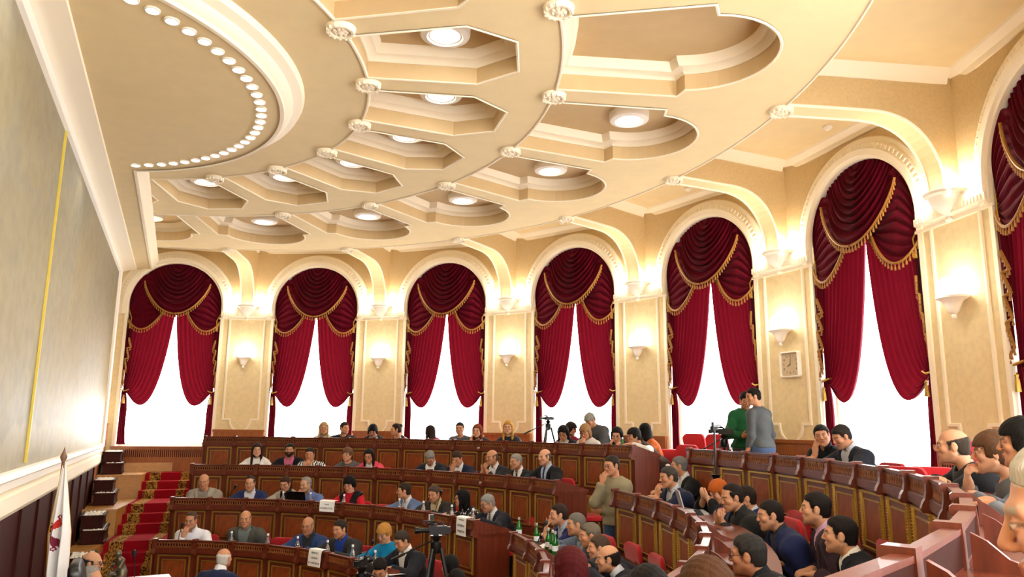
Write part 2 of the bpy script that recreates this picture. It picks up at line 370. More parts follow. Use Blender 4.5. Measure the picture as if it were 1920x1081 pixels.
# ---- lowered canopy by the stage with its cornice
def canopy():
    zc = -.23; m = MB(); tr = MB(); rr = 3.33; SN = 1.40
    t0 = math.sqrt(rr*rr-SN*SN)
    arcp = [(rr*math.cos(t), rr*math.sin(t)) for t in np.linspace(-math.asin(t0/rr), math.asin(t0/rr), 49)]
    poly = [(.5, -12.6), (SN, -12.2)]+[(SN, -t0-.001)]+arcp+[(SN, t0+.001), (SN, 11.85), (.5, 12.1)]
    m.add([NT(n, t, zc) for n, t in poly], [tuple(range(len(poly)))])
    m.grid([[NT(n, t, zc), NT(n, t, .0)] for n, t in poly], cv=True)
    struct(m.obj('ceiling_canopy', [M_ceil]))
    f = lambda n, t, d: NT(n, t, zc+d)
    # travel up in t: left of travel is -n (inwards)
    tr.sweep([p for p in arcp], [(.03, -.02), (-.02, -.02), (-.03, .02), (-.10, .06), (-.13, .12), (-.24, .16), (-.27, .23), (.03, .23)], f=f)
    tr.sweep([(SN, t0), (SN, 11.85)], [(.03, -.015), (-.02, -.015), (-.03, .05), (-.10, .12), (-.16, .23), (.03, .23)], f=f)
    tr.sweep([(SN, -12.2), (SN, -t0)], [(.03, -.015), (-.02, -.015), (-.03, .05), (-.10, .12), (-.16, .23), (.03, .23)], f=f)
    # crown cove where the stage wall meets the canopy
    tr.sweep([(.62, -12.6), (.62, 12.0)], [(0, 0), (-.42, 0), (-.41, -.03), (-.34, -.045), (-.22, -.07), (-.12, -.11), (-.09, -.15), (-.05, -.16), (0, -.18)], f=f)
    struct(tr.obj('trim_23', M_trim, smooth=True))
canopy()
# ---- stage wall with the mural
def stage_wall():
    m = MB(); m.add([NT(.62, -12.6, Z0), NT(.62, 12.6, Z0), NT(.62, 12.6, .1), NT(.62, -12.6, .1)], [(0,1,2,3)]); struct(m.obj('wall_stage', M_wall))
    ft = lambda t, z, d: NT(.62+d, t, z)
    # mural: one painted canvas in its frame
    e = empty('mural', NT(.62, 4, -4.9), 0, 'huge weathered grey, beige and ochre abstract mural over the stage', 'painting')
    base = Matrix.Translation(-Vector(NT(.62, 4, -4.9)))
    m = MB(base); m.prism([(-7.5, -4.86), (11.55, -4.86), (11.55, -.43), (-7.5, -.43)], 0, .04, f=ft); m.obj('canvas', mural_mat(), e)
    m = MB(base); m.sweep([(-7.5, -4.86), (11.55, -4.86), (11.55, -.43), (-7.5, -.43)], [(.02, .02), (.0, .09), (-.07, .12), (-.10, .08), (-.19, .07), (-.22, .0), (.02, 0)], closed=True, f=ft); m.obj('picture_frame', M_white, e, smooth=True)
    m = MB(base); m.sweep([(.93, -.45), (.93, -4.8)], [(-.012, .04), (-.012, .07), (.012, .07), (.012, .04)], f=ft); m.obj('gilt_strip', mat('yellow_gilt', '#d9c14a', .4), e)
    # plaster band and dark timber panelling below
    m = MB(); m.sweep([(-12.6, -5.36), (12.05, -5.36)], [(0, 0), (0, .06), (.06, .10), (.24, .10), (.28, .0)], f=ft); struct(m.obj('trim_24', M_trim))
    m = MB(); t = -12
    while t < 10.2:
        m.prism([(t+.02, Z0), (t+1.28, Z0), (t+1.28, -5.36), (t+.02, -5.36)], 0, .05, f=ft); m.prism([(t-.04, Z0), (t+.03, Z0), (t+.03, -5.36), (t-.04, -5.36)], 0, .08, f=ft); t += 1.3
    struct(m.obj('trim_25', M_dark))
    m = MB(); m.prism([(10.3, Z0), (12.1, Z0), (12.1, -5.36), (10.3, -5.36)], 0, .06, f=ft); m.prism([(12.02, Z0), (12.2, Z0), (12.2, -4.35), (12.02, -4.35)], 0, .12, f=ft); struct(m.obj('trim_26', M_medwood))
    # white edge moulding between stage wall and window wall
    m = MB(); m.sweep([(11.98, -5.3), (11.98, -.3)], [(-.1, 0), (-.1, .05), (.02, .08), (.05, .0)], f=ft); struct(m.obj('trim_27', M_trim))
def mural_mat():
    m = bpy.data.materials.new('weathered_fresco'); m.use_nodes = True; nt = m.node_tree; N = nt.nodes.new; L = nt.links.new; b = nt.nodes['Principled BSDF']
    tc = N('ShaderNodeTexCoord'); rot = N('ShaderNodeMapping'); rot.inputs['Rotation'].default_value = (0, 0, -NA-PI/2); L(tc.outputs['Object'], rot.inputs[0])
    def noise(sc, st, det=6, dist=0):
        mp = N('ShaderNodeMapping'); mp.inputs['Scale'].default_value = st; L(rot.outputs[0], mp.inputs[0]); n = N('ShaderNodeTexNoise'); n.inputs['Scale'].default_value = sc
        n.inputs['Detail'].default_value = det; n.inputs['Distortion'].default_value = dist; L(mp.outputs[0], n.inputs[0]); return n.outputs[0]
    def ramp(src, els):
        r = N('ShaderNodeValToRGB'); L(src, r.inputs[0]); E_ = r.color_ramp.elements
        while len(E_) < len(els): E_.new(.5)
        for e_, (p, c_) in zip(E_, els): e_.position = p; e_.color = (*lin(c_), 1)
        return r.outputs[0]
    base = ramp(noise(.5, (.6, 1, .9), 6, 1.2), [(.30, '#6f767a'), (.40, '#9a9382'), (.47, '#b3a582'), (.53, '#8f7a50'), (.60, '#8a8880'), (.70, '#a8925f')])
    st = ramp(noise(1.6, (.7, 1, .55), 8, .6), [(.3, '#5f5a50'), (.48, '#a89a7c'), (.58, '#8d8a80'), (.75, '#c2b797')])
    fine = ramp(noise(9, (.6, 1, .8), 8), [(.35, '#6d6450'), (.6, '#b8ad92')])
    v = N('ShaderNodeTexVoronoi'); v.inputs['Scale'].default_value = .45; v.inputs['Randomness'].default_value = 1; mp = N('ShaderNodeMapping'); mp.inputs['Scale'].default_value = (.5, 1, .6)
    dn = N('ShaderNodeTexNoise'); dn.inputs['Scale'].default_value = 1.3; dn.inputs['Detail'].default_value = 6; L(rot.outputs[0], dn.inputs[0]); va = N('ShaderNodeVectorMath'); va.operation = 'MULTIPLY_ADD'; va.inputs[1].default_value = (1.1, 1.1, 1.1); L(dn.outputs['Color'], va.inputs[0])
    L(rot.outputs[0], mp.inputs[0]); L(mp.outputs[0], va.inputs[2]); L(va.outputs[0], v.inputs[0])
    pt = N('ShaderNodeSeparateColor'); L(v.outputs['Color'], pt.inputs[0])
    pc = ramp(pt.outputs[0], [(0, '#9a8a62'), (.3, '#85867e'), (.55, '#a8956c'), (.8, '#5f6a78'), (.93, '#a0653a'), (1, '#7a828c')])
    def mix(f, a, c_, mode='MIX'):
        x = N('ShaderNodeMix'); x.data_type = 'RGBA'; x.blend_type = mode; x.inputs[0].default_value = f; L(a, x.inputs[6]); L(c_, x.inputs[7]); return x.outputs[2]
    q = mix(.38, base, st); q = mix(.55, q, pc); q = mix(.25, q, fine)
    sz = N('ShaderNodeSeparateXYZ'); L(rot.outputs[0], sz.inputs[0]); za = N('ShaderNodeMath'); za.operation = 'MULTIPLY_ADD'; za.inputs[1].default_value = .9; L(noise(1.1, (.6, 1, .2), 7), za.inputs[0]); L(sz.outputs[2], za.inputs[2])
    zs_ = N('ShaderNodeMapRange'); zs_.inputs[1].default_value = .3; zs_.inputs[2].default_value = 3.9; L(za.outputs[0], zs_.inputs[0])
    bands = ramp(zs_.outputs[0], [(.0, '#c9bda0'), (.15, '#b8aa88'), (.17, '#6f6138'), (.32, '#8f7f55'), (.55, '#a39c88'), (1, '#9da09c')]); q = mix(.38, q, bands)
    hs = N('ShaderNodeHueSaturation'); hs.inputs['Saturation'].default_value = 1.45; hs.inputs['Value'].default_value = .78; L(q, hs.inputs['Color']); L(hs.outputs[0], b.inputs['Base Color']); b.inputs['Roughness'].default_value = .5
    bp = N('ShaderNodeBump'); bp.inputs['Strength'].default_value = .35; bp.inputs['Distance'].default_value = .02; L(noise(5, (1, 1, .6), 8), bp.inputs['Height']); L(bp.outputs[0], b.inputs['Normal']); return m
stage_wall()
# ---- oak platforms and carpeted stair at the left end of the tiers
def left_stair():
    m = MB(); c_ = MB(); n0, n1, n2 = .64, 1.74, 2.9
    zs = [-5.59, -6.16, -6.72, -7.28]; ts = [11.5, 9.55, 7.65, 5.8]
    f = lambda n, t, z: NT(n+(.14*(t-11.5) if n > 1 else 0), t, z)
    def blk(m_, a, b, t0, t1, z0, z1, mi=0):
        m_.add([f(a,t0,z0),f(b,t0,z0),f(b,t1,z0),f(a,t1,z0),f(a,t0,z1),f(b,t0,z1),f(b,t1,z1),f(a,t1,z1)], [(0,3,2,1),(4,5,6,7),(0,1,5,4),(1,2,6,5),(2,3,7,6),(3,0,4,7)], mi)
    for j, (z, t) in enumerate(zip(zs, ts)):
        tn = ts[j-1] if j else 12.35
        blk(m, n0, n1, t-1.0 if j else 10.95, tn+.0, Z0, z-.04); blk(m, n0, n1+.02, (t-1.0 if j else 10.95)-.03, tn, z-.04, z)
    blk(m, .64, 3.6, 12.0, 12.5, Z0, -5.36)
    struct(m.obj('trim_28', M_oak))
    prev = 12.0
    for j, (z, t) in enumerate(zip(zs, ts)):                           # landing, then three steps down
        blk(c_, n1, n2, t, prev, Z0, z); zn = zs[j+1] if j < 3 else Z0
        for q in (1, 2):
            blk(c_, n1, n2, t-.36*q, t-.36*(q-1), Z0, z+(zn-z)*q/3)
        prev = t-.72
    o = c_.obj('stair_carpet', carpet_mat()); tag(o, 'crimson stair carpet with gold patterned borders climbing beside the stage', 'carpet')
def carpet_mat():
    m = bpy.data.materials.new('crimson_carpet'); m.use_nodes = True; nt = m.node_tree; N = nt.nodes.new; L = nt.links.new; b = nt.nodes['Principled BSDF']; b.inputs['Roughness'].default_value = .95; b.inputs['Specular IOR Level'].default_value = .1
    tc = N('ShaderNodeTexCoord'); mp = N('ShaderNodeMapping'); mp.inputs['Rotation'].default_value = (0, 0, -NA); L(tc.outputs['Object'], mp.inputs[0])
    sx0 = N('ShaderNodeSeparateXYZ'); L(mp.outputs[0], sx0.inputs[0]); ma = N('ShaderNodeMath'); ma.operation = 'MULTIPLY_ADD'; L(sx0.outputs[1], ma.inputs[0]); ma.inputs[1].default_value = -.14; L(sx0.outputs[0], ma.inputs[2])
    def band(c_, h):
        a = N('ShaderNodeMath'); a.operation = 'COMPARE'; L(ma.outputs[0], a.inputs[0]); a.inputs[1].default_value = (c_-.14*11.5)*S; a.inputs[2].default_value = h*S; return a.outputs[0]
    a = N('ShaderNodeMath'); a.operation = 'MAXIMUM'; L(band(1.97, .13), a.inputs[0]); L(band(2.68, .10), a.inputs[1])
    v = N('ShaderNodeTexVoronoi'); v.inputs['Scale'].default_value = 22; L(mp.outputs[0], v.inputs[0]); n = N('ShaderNodeTexNoise'); n.inputs['Scale'].default_value = 14; n.inputs['Distortion'].default_value = 2; L(mp.outputs[0], n.inputs[0])
    r = N('ShaderNodeValToRGB'); L(n.outputs[0], r.inputs[0]); r.color_ramp.interpolation = 'CONSTANT'
    E_ = r.color_ramp.elements; E_[0].color = (*lin('#4a2410'), 1); E_[1].position = .47; E_[1].color = (*lin('#b08a3c'), 1); e3 = E_.new(.56); e3.color = (*lin('#6b1014'), 1); e4 = E_.new(.63); e4.color = (*lin('#c39a4a'), 1)
    x = N('ShaderNodeMix'); x.data_type = 'RGBA'; L(a.outputs[0], x.inputs[0]); x.inputs[6].default_value = (*lin('#8d0d1c'), 1); L(r.outputs[0], x.inputs[7]); L(x.outputs[2], b.inputs['Base Color']); return m
left_stair()
# ---------------------------------------------------------------- curtains (window frame, metres; y<0 is the room side)
def swag_mesh(top, bot, nf, amp, dep, nu=56, nv=44, base=-.06):
    """top(u), bot(u) -> (x, z) in hall units; folds follow the sagging lines between them."""
    m = MB(); rows = []
    for j in range(nv+1):
        v = j/nv; row = []
        for i in range(nu+1):
            u = i/nu; a, b = top(u), bot(u); x = a[0]+(b[0]-a[0])*v; z = a[1]+(b[1]-a[1])*v
            wgt = math.sin(PI*min(max(u, 0), 1))**.6
            fold = amp*(.25+.75*wgt)*(math.sin(2*PI*nf*v+.6*math.sin(5*u+2*v))+.35*math.sin(2*PI*nf*2*v+3*u))
            y = base-dep*wgt*(.3+.7*v)-fold*(1-.4*v)
            row.append((x*S, y*S, zz(z)))
        rows.append(row)
    return m.grid(rows)
def fringe_mesh(pts, normal=(0, -1, 0), step=.07, ln=.085):
    """gold braid along pts (metres) with little tassels."""
    m = MB(); pts = [Vector(p) for p in pts]; m.tube([p+Vector((0, -.012, 0)) for p in pts], .016, 6)
    d = 0; step *= S; nxt = step/2
    for a, b in zip(pts[:-1], pts[1:]):
        L = (b-a).length
        while nxt <= d+L:
            p = a.lerp(b, (nxt-d)/max(L, 1e-6))+Vector((0, -.014, -.008)); nxt += step
            m.lathe([(.004, 0), (.009, -.012), (.006, -.022), (.012, -.04), (.014, -ln*S-.012), (.0, -ln*S-.012)], tuple(p), 6)
        d += L
    return m
def curve_pts(fn, n, y):
    return [(fn(i/n)[0]*S, (y(i/n) if callable(y) else y)*S, zz(fn(i/n)[1])) for i in range(n+1)]
def curtain_meshes():
    Ms = {}
    xr = .85; ze = -.43; zb = -1.38
    ang = math.acos(xr/HW)
    def sag(u): x = -xr+2*xr*u; return (x, ze-.06+(zb-ze+.06)*(1-(x/xr)**2)**.8)
    m = MB(); rows = []; NV, NU = 110, 48; fmax = PI/2-ang
    for j in range(NV+1):                                             # every fold hangs in a U between two points of the arch
        v = j/NV; ph = fmax*v**.8; xe = HW*math.sin(ph)*(1-.0*v); z0 = ZSP+HW*math.cos(ph); sg = .05+(ze-zb)*v**.9; row = []
        if v > .85: q = (v-.85)/.15; xe += (xr-HW*math.sin(fmax))*q; z0 += (ze-.0-ZSP-HW*math.cos(fmax))*q
        for i in range(NU+1):
            s_ = -1+2*i/NU; wg = 1-s_*s_
            fo = math.sin(2*PI*10*v+.5*math.sin(3*s_))+.4*math.sin(2*PI*23*v+2*s_)
            y = -.05-.22*wg*(.15+.85*v)-.06*(.3+.7*wg)*fo*min(1, 6*v)*(1-.6*max(0, v-.9)*10)
            row.append((xe*s_*S, y*S, zz(z0-sg*wg**.85-.012*fo*wg)))
        rows.append(row)
    Ms['swag'] = m.grid(rows).mesh('swag', M_velvet2, 'all')
    Ms['swag_fringe'] = fringe_mesh(curve_pts(sag, 64, lambda u: -.12-.17*(1-(2*u-1)**2))).mesh('fringe', M_fringe, True)
    m = MB(); m.grid([[(x*S, (.06+.012*math.sin(60*x))*S, zz(z+(-1.05-z)*q/8)) for q in range(9)] for x, z in arch(HW+.02, ZSP, 60, .08, PI-.08)]); Ms['backing'] = m.mesh('valance_backing', M_velvet2, 'all')
    # side swag (left); mirrored for the right
    def stop(u):
        if u < .45:
            t = PI+(.06)-(ang+.06)*(u/.45); return (HW*math.cos(t), ZSP+HW*math.sin(t))
        q = (u-.45)/.55; x = -xr+.78*q; return (x, ze+.12-.75*(1-(x/xr)**2)*.9*min(1, q*1.3))
    def sbot(u): x = -1.17+.99*u; return (x, -1.54-.36*math.sin(PI*min(1, u*1.15))**.75*(1-.15*u)+(.32*u*u))
    for s_, nm in ((1, 'L'), (-1, 'R')):
        mir = lambda fn: (lambda u: (s_*fn(u)[0], fn(u)[1]))
        Ms['side'+nm] = swag_mesh(mir(stop), mir(sbot), 8.5, .032, .10, 36, 64, -.05).mesh('side_swag', M_velvet2, 'all')
        Ms['sidef'+nm] = fringe_mesh(curve_pts(mir(sbot), 30, lambda u: -.08-.11*math.sin(PI*u)**.6)).mesh('fringe', M_fringe, True)
        # main drape: swept back to a tie at the jamb
        m = MB(); rows = []; nu, nv = 110, 64
        def bez(u, t):
            p0 = (-1.195+1.26*u, ZSP+math.sqrt(max(0, (HW+.02)**2-(-1.195+1.26*u)**2))-.1*u); p2 = (-1.13+.10*u, -3.50-.06*u); p1 = (-1.17+1.0*u**1.2, -2.2-2.75*u**1.25)
            return tuple((1-t)**2*p0[q]+2*t*(1-t)*p1[q]+t*t*p2[q] for q in (0, 1))
        for j in range(nv+1):
            t = j/nv; row = []
            for i in range(nu+1):
                u = i/nu; x, z = bez(u, t); g = 1-.55*t**3
                y = .02-.035*g*math.sin(2*PI*11*u+.8*math.sin(3*t))-.012*math.sin(2*PI*23*u+2*t)-.05*math.sin(PI*t)*u-.05*t**3
                row.append((s_*x*S, y*S, zz(z)))
            rows.append(row)
        m.grid(rows)
        Ms['drape'+nm] = m.mesh('drape', M_velvet, 'all')
        # tail of the drape below the tie
        m = MB(); rows = []
        for j in range(25):
            v = j/24; row = []
            for i in range(25):
                u = i/24; wd = .09+.13*v**.7; x = -1.17+wd*u+(.02*math.sin(6*v) if u > .8 else 0); z = -3.46-1.44*v
                row.append((s_*x*S, (-.03-.03*math.sin(2*PI*4*u+v))*S, zz(z)))
            rows.append(row)
        Ms['tail'+nm] = m.grid(rows).mesh('drape_tail', M_velvet, 'all')
        # cascade of pleats at the jamb
        m = MB(); low = []; rows = []
        K = 4
        for i in range(K*8+1):
            u = i/(K*8); ph = u*K
            zig = abs((ph % 1)-.5)*2
            x = -1.20+.10*u+.08*(1-zig)*(.5+.5*u); y = -.05-.05*zig-.03*u; zl = -3.42+1.35*u**.8-.12*(1-zig)
            low.append((s_*x*S, y*S, zz(zl))); rows.append([(s_*x*S*(1), (y*S), zz(zl+(-1.62-zl)*q/10)) for q in range(11)])
        Ms['jabot'+nm] = m.grid(rows).mesh('jabot', M_velvet2, 'all')
        Ms['jabotf'+nm] = fringe_mesh(low, step=.06, ln=.065).mesh('fringe', M_fringe, True)
        m = MB(); q = (s_*-1.09*S, -.13*S, zz(-1.52)); m.tube([(s_*-1.17*S, -.08*S, zz(-1.32)), q, (s_*-1.10*S, -.12*S, zz(-1.66))], .010, 6)
        m.lathe([(.0, .02), (.022, .0), (.014, -.03), (.024, -.045), (.03, -.12), (0, -.12)], (s_*-1.10*S, -.12*S, zz(-1.66)), 8)
        Ms['swagtassel'+nm] = m.mesh('swag_tassel', M_gold, True)
        # tie-back cord round the drape
        m = MB(); m.tube([(s_*-1.19*S, .0, zz(-3.45)), (s_*-1.10*S, -.13*S, zz(-3.50)), (s_*-1.0*S, -.08*S, zz(-3.46)), (s_*-1.0*S, .02*S, zz(-3.44))], .013, 6)
        m.lathe([(.0, .03), (.02, .0), (.014, -.03), (.022, -.045), (.03, -.16), (0, -.16)], (s_*-1.09*S, -.12*S, zz(-3.62)), 8)
        Ms['tie'+nm] = m.mesh('tieback_tassel', M_gold, True)
    return Ms
CM = curtain_meshes()
CURT = ['above the carpeted stair', 'behind the fair-haired woman in pale', 'behind the man in grey', 'behind the person in a cap', 'behind the two standing men', 'behind the two whispering men', 'cut by the right edge']
for i in range(7):
    a = spoke(i-1.5); loc, rz = frame(a, DW+.10)
    e = empty('curtain', (loc[0], loc[1], 0), rz, 'crimson velvet swag curtain at the arched window '+CURT[i], 'curtain', 'crimson curtains in the arched windows')
    link('valance_backing', CM['backing'], e); o = link('swag', CM['swag'], e); link('fringe', CM['swag_fringe'], o)
    for nm in 'LR':
        o = link('side_swag', CM['side'+nm], e); link('fringe', CM['sidef'+nm], o)
        link('drape', CM['drape'+nm], e); link('drape_tail', CM['tail'+nm], e)
        o = link('jabot', CM['jabot'+nm], e); link('fringe', CM['jabotf'+nm], o); link('tieback_tassel', CM['tie'+nm], e); link('swag_tassel', CM['swagtassel'+nm], e)
# ---------------------------------------------------------------- lamps
def point(name, loc, col, en, rad, parent=None, spot=None, rot=None):
    l = bpy.data.lights.new(name, 'SPOT' if spot else 'POINT'); l.color = lin(col); l.energy = en; l.shadow_soft_size = rad
    if spot: l.spot_size = spot; l.spot_blend = .8
    o = bpy.data.objects.new(name, l); COL.objects.link(o); o.location = loc
    if rot: o.rotation_euler = rot
    if parent is not None: o.parent = parent
    return o
PIL = ['between the first and second window', 'between the second and third window', 'above the blonde woman against the wall', 'above the women at the end of the top desk', 'on the pilaster with the clock', 'behind the man in a leather jacket']
def bracket_lamps():
    up = MB(); n = 18
    up.lathe([(.0, -.66), (.035, -.66), (.06, -.60), (.04, -.54), (.07, -.52), (.085, -.46), (.15, -.40), (.235, -.28), (.28, -.16), (.295, -.1), (.355, -.06), (.365, 0), (.33, .0), (.30, -.06), (.15, -.2), (0, -.25)], n=n)
    for v in range(len(up.v)): x, y, z = up.v[v]; up.v[v] = (x*S*.80, y*S*.80, z*S*.62)
    me = up.mesh('corbel_bowl', M_white, True)
    b = MB(); b.lathe([(0, -.035), (.025, -.025), (.035, .0), (.025, .025), (0, .035)], n=12); me_b = b.mesh('bulb', emis('uplight_glow', '#fff3da', 60), True)
    sc = MB(); sc.lathe([(.0, -.36), (.025, -.365), (.035, -.33), (.025, -.30), (.05, -.28), (.06, -.26), (.08, -.22), (.10, -.16), (.135, -.08), (.2, -.035), (.21, .0), (.17, .0)], n=18)
    for v in range(len(sc.v)): x, y, z = sc.v[v]; sc.v[v] = (x*S, y*S, z*S*.82)
    me_s = sc.mesh('bracket', M_white, True)
    g = MB(); g.lathe([(.15, 0), (.18, .06), (.185, .12), (.165, .19), (.11, .25), (0, .275)], n=18)
    for v in range(len(g.v)): x, y, z = g.v[v]; g.v[v] = (x*S, y*S, z*S)
    me_g = g.mesh('glass_globe', M_lampglass, True)
    for j, k in enumerate(range(-1, 5)):
        a = spoke(k); ca, sa = math.cos(a), math.sin(a)
        e = empty('corbel_uplight', U(12.34*ca, 12.34*sa, -1.08), a-PI/2, 'white bowl uplight under the beam '+PIL[j], 'lamp', 'plaster bowl uplights under the beams')
        link('corbel_bowl', me, e); 
        for s_ in (-.165, .165): link('bulb', me_b, e, (s_, -.10, -.01)); point('uplight', (s_, -.10, .06), '#fff4e2', K_CORBEL, .05, e)
        e = empty('wall_sconce', U(12.28*ca, 12.28*sa, -2.52), a-PI/2, 'glowing globe wall sconce '+PIL[j], 'lamp', 'globe wall sconces on the pilasters')
        link('bracket', me_s, e); link('glass_globe', me_g, e)
        point('sconce_light', (0, -.24, .1), '#fff3e0', K_SCONCE, .1, e)
bracket_lamps()
def ceiling_lamps():
    ring = MB(); ring.lathe([(.235, .03), (.235, -.05), (.225, -.07), (.17, -.085), (.155, -.07), (.14, -.07)], n=36)
    me = ring.mesh('lamp_ring', M_white, True)
    d = MB(); d.lathe([(.142, -.066), (.10, -.074), (0, -.08)], n=28); me_d = d.mesh('diffuser', M_coflight, True)
    names = ['nearest the stage wall', 'second from the stage wall', 'third from the stage wall', 'fourth from the stage wall', 'fifth from the stage wall', 'sixth from the stage wall']
    for rr, ring_n in ((5.44, 'inner ring of angular coffers'), (8.33, 'outer ring of rounded coffers')):
        for i in range(7 if rr < 6 else 6):
            a = spoke(i-1.5); nm = names[i] if i < 6 else 'cut off at the top edge'
            e = empty('ceiling_light', U(rr*math.cos(a), rr*math.sin(a), .36), 0, 'round light in the %s, %s' % (ring_n, nm), 'light', 'round lights in the ceiling coffers')
            link('lamp_ring', me, e); link('diffuser', me_d, e)
            point('coffer_lamp', (0, 0, -.12), '#fff2dc', K_COFFER, .12, e, R(140))
    for i in range(7, 10):
        for rr in (5.44, 8.33):
            a = spoke(i-1.5); p = U(rr*math.cos(a), rr*math.sin(a), .2); point('coffer_lamp', p, '#fff2dc', K_COFFER, .12, None, R(140))
    lm = MB(); lm.lathe([(.060, .0), (.060, -.012), (.048, -.016), (.044, -.006)], n=20); lmm = lm.mesh('rim', M_white, True)
    ld = MB(); ld.lathe([(.044, -.008), (.0, -.012)], n=20); ldm = ld.mesh('lens', M_led, True)
    N_ = 31
    for j in range(N_):
        t = R(-62.5+125*j/(N_-1)); n = 3.06*math.cos(t); tt = 3.06*math.sin(t)
        if n < 1.36 and abs(tt) > 2.7: pass
        if n < .6: continue
        e = empty('downlight', NT(n, tt, -.23), 0, 'small bright round downlight in the semicircle on the lowered canopy', 'light', 'semicircle of small downlights over the stage')
        link('rim', lmm, e); link('lens', ldm, e)
    # their light, as the row of lamps gives it
    for j in range(9):
        t = R(-70+140*j/8); point('downlight_lamp', NT(3.06*math.cos(t), 3.06*math.sin(t), -.30), '#fffaf0', K_LED, .08, None, R(150), (0, 0, 0))
ceiling_lamps()
def rosettes():
    m = MB(); m.lathe([(.0, -.05), (.03, -.05), (.05, -.035), (.085, -.03), (.09, -.05), (.11, -.05), (.125, -.02), (.13, 0)], n=28)
    for q in range(14):
        t = 2*PI*q/14; m.lathe([(0, -.028), (.012, -.024), (.016, 0)], (.112*math.cos(t), .112*math.sin(t), -.03), 6)
    for q in range(7):
        t = 2*PI*q/7; m.lathe([(0, -.02), (.016, -.015), (.02, 0)], (.05*math.cos(t), .05*math.sin(t), -.034), 6)
    me = m.mesh('ceiling_rosette', M_trim, True)
    rn = {4.43: 'inner', 6.84: 'middle', 10.0: 'outer'}
    pos = ['first from the stage wall', 'second from the stage wall', 'third from the stage wall', 'fourth from the stage wall', 'fifth from the stage wall', 'sixth from the stage wall', 'at the top edge']
    for rr in (4.43, 6.84, 10.0):
        for j, k in enumerate(range(-1 if rr > 9 else 0, 5 if rr > 9 else 6)):
            a = spoke(k); o = link('ceiling_rosette', me, None, U(rr*math.cos(a), rr*math.sin(a), 0))
            tag(o, 'white plaster rosette on the %s ceiling ring, %s' % (rn[rr], pos[j]), 'rosette', 'plaster rosettes on the ceiling rings')
rosettes()
# ---------------------------------------------------------------- desks
DH = .96*S                           # height of a desk front
def desk_parts(wm):
    """meshes for one module of chord width wm (metres); x along the row, y<0 is the front, z up from the desk foot."""
    P_ = {}; h = wm/2
    zr = DH-.135                                                      # underside of the lattice band
    m = MB(); m.box(-h, h, 0, .03, .0, zr); m.box(-h, h, -.035, 0, 0, .06); m.box(-h, h, -.022, 0, .06, .085)
    m.box(-h, h, -.03, 0, zr-.035, zr-.0); P_['front_panel'] = m.mesh('front_panel', M_wood)
    fw, z0, z1 = h*.82, .115, zr-.055
    f = lambda x, z, d: (x, -d, z)
    m = MB(); path = [(-fw, z0), (fw, z0), (fw, z1), (-fw, z1)]
    m.sweep(path, [(0, 0), (.003, .016), (.020, .016), (.024, 0)], closed=True, f=f)
    for s_ in (-1, 1):
        nb = 22
        for q in range(nb):
            z = z0+.02+(z1-z0-.04)*q/(nb-1); x = s_*(fw-.011); r = .0085
            m.add([(x-r, -.012, z), (x, -.012, z-r), (x+r, -.012, z), (x, -.012, z+r), (x, -.026, z)], [(0,1,4),(1,2,4),(2,3,4),(3,0,4)])
    i0 = .062; path = [(-fw+i0, z0+i0), (fw-i0, z0+i0), (fw-i0, z1-i0), (-fw+i0, z1-i0)]
    m.sweep(path, [(0, 0), (.002, .012), (.010, .012), (.012, 0)], closed=True, f=f); P_['gilt_frame'] = m.mesh('gilt_frame', M_gold)
    m = MB(); m.box(-fw+i0+.012, fw-i0-.012, -.006, 0, z0+i0+.012, z1-i0-.012); P_['burl_field'] = m.mesh('burl_field', M_panel)
    # lattice band: interlaced pointed arches before a dark back, cap and lower moulding
    m = MB(); m.box(-h, h, .012, .03, zr, DH-.012, 1); m.box(-h, h, -.016, .032, DH-.016, DH); m.box(-h, h, -.008, .026, DH-.026, DH-.016); m.box(-h, h, -.028, .03, zr, zr+.022); m.box(-h, h, -.018, .03, zr+.022, zr+.03)
    n = 13; zl, zh = zr+.03, DH-.026; x0 = -h+.035; st = (2*h-.07)/n
    for q in range(n+1):
        for s_ in (-1, 1):
            xa = x0+st*q; pts = [(xa+s_*st*.5*math.sin(PI*t), zl+(zh-zl)*t) for t in (0, .25, .5, .75, 1)]
            if max(p[0] for p in pts) > h or min(p[0] for p in pts) < -h: continue
            m.sweep(pts, [(-.0035, -.01), (-.0035, .006), (.0035, .006), (.0035, -.01)], f=f, mi=2)
    P_['lattice_rail'] = m.mesh('lattice_rail', [M_wood, mat('shadowy_mahogany', '#32140c', .8, spec=.1), M_lattice])
    # scroll post
    m = MB(); prof = [(.034, DH+.016), (-.04, DH+.016), (-.05, DH+.008), (-.05, DH-.016), (-.036, DH-.026), (-.038, DH-.07), (-.045, DH-.11), (-.06, zr-.0), (-.07, zr-.03), (-.06, zr-.052), (-.03, zr-.055), (0, zr-.06), (0, .10), (-.04, .09), (-.045, .0), (.05, 0)]
    m.prism([(y, z) for y, z in prof], -.028, .028, f=lambda y, z, d: (d, y, z)); P_['post'] = m.mesh('post', M_wood)
    m = MB(); m.prism([(.05, DH-.01), (.09, DH-.03), (.14, DH-.075), (.24, DH-.11), (.38, DH-.125), (.38, DH-.14), (.05, DH-.14)], -.012, .012, f=lambda y, z, d: (d, y, z)); P_['bracket'] = m.mesh('bracket', M_wood)
    return P_
CACHE = {}
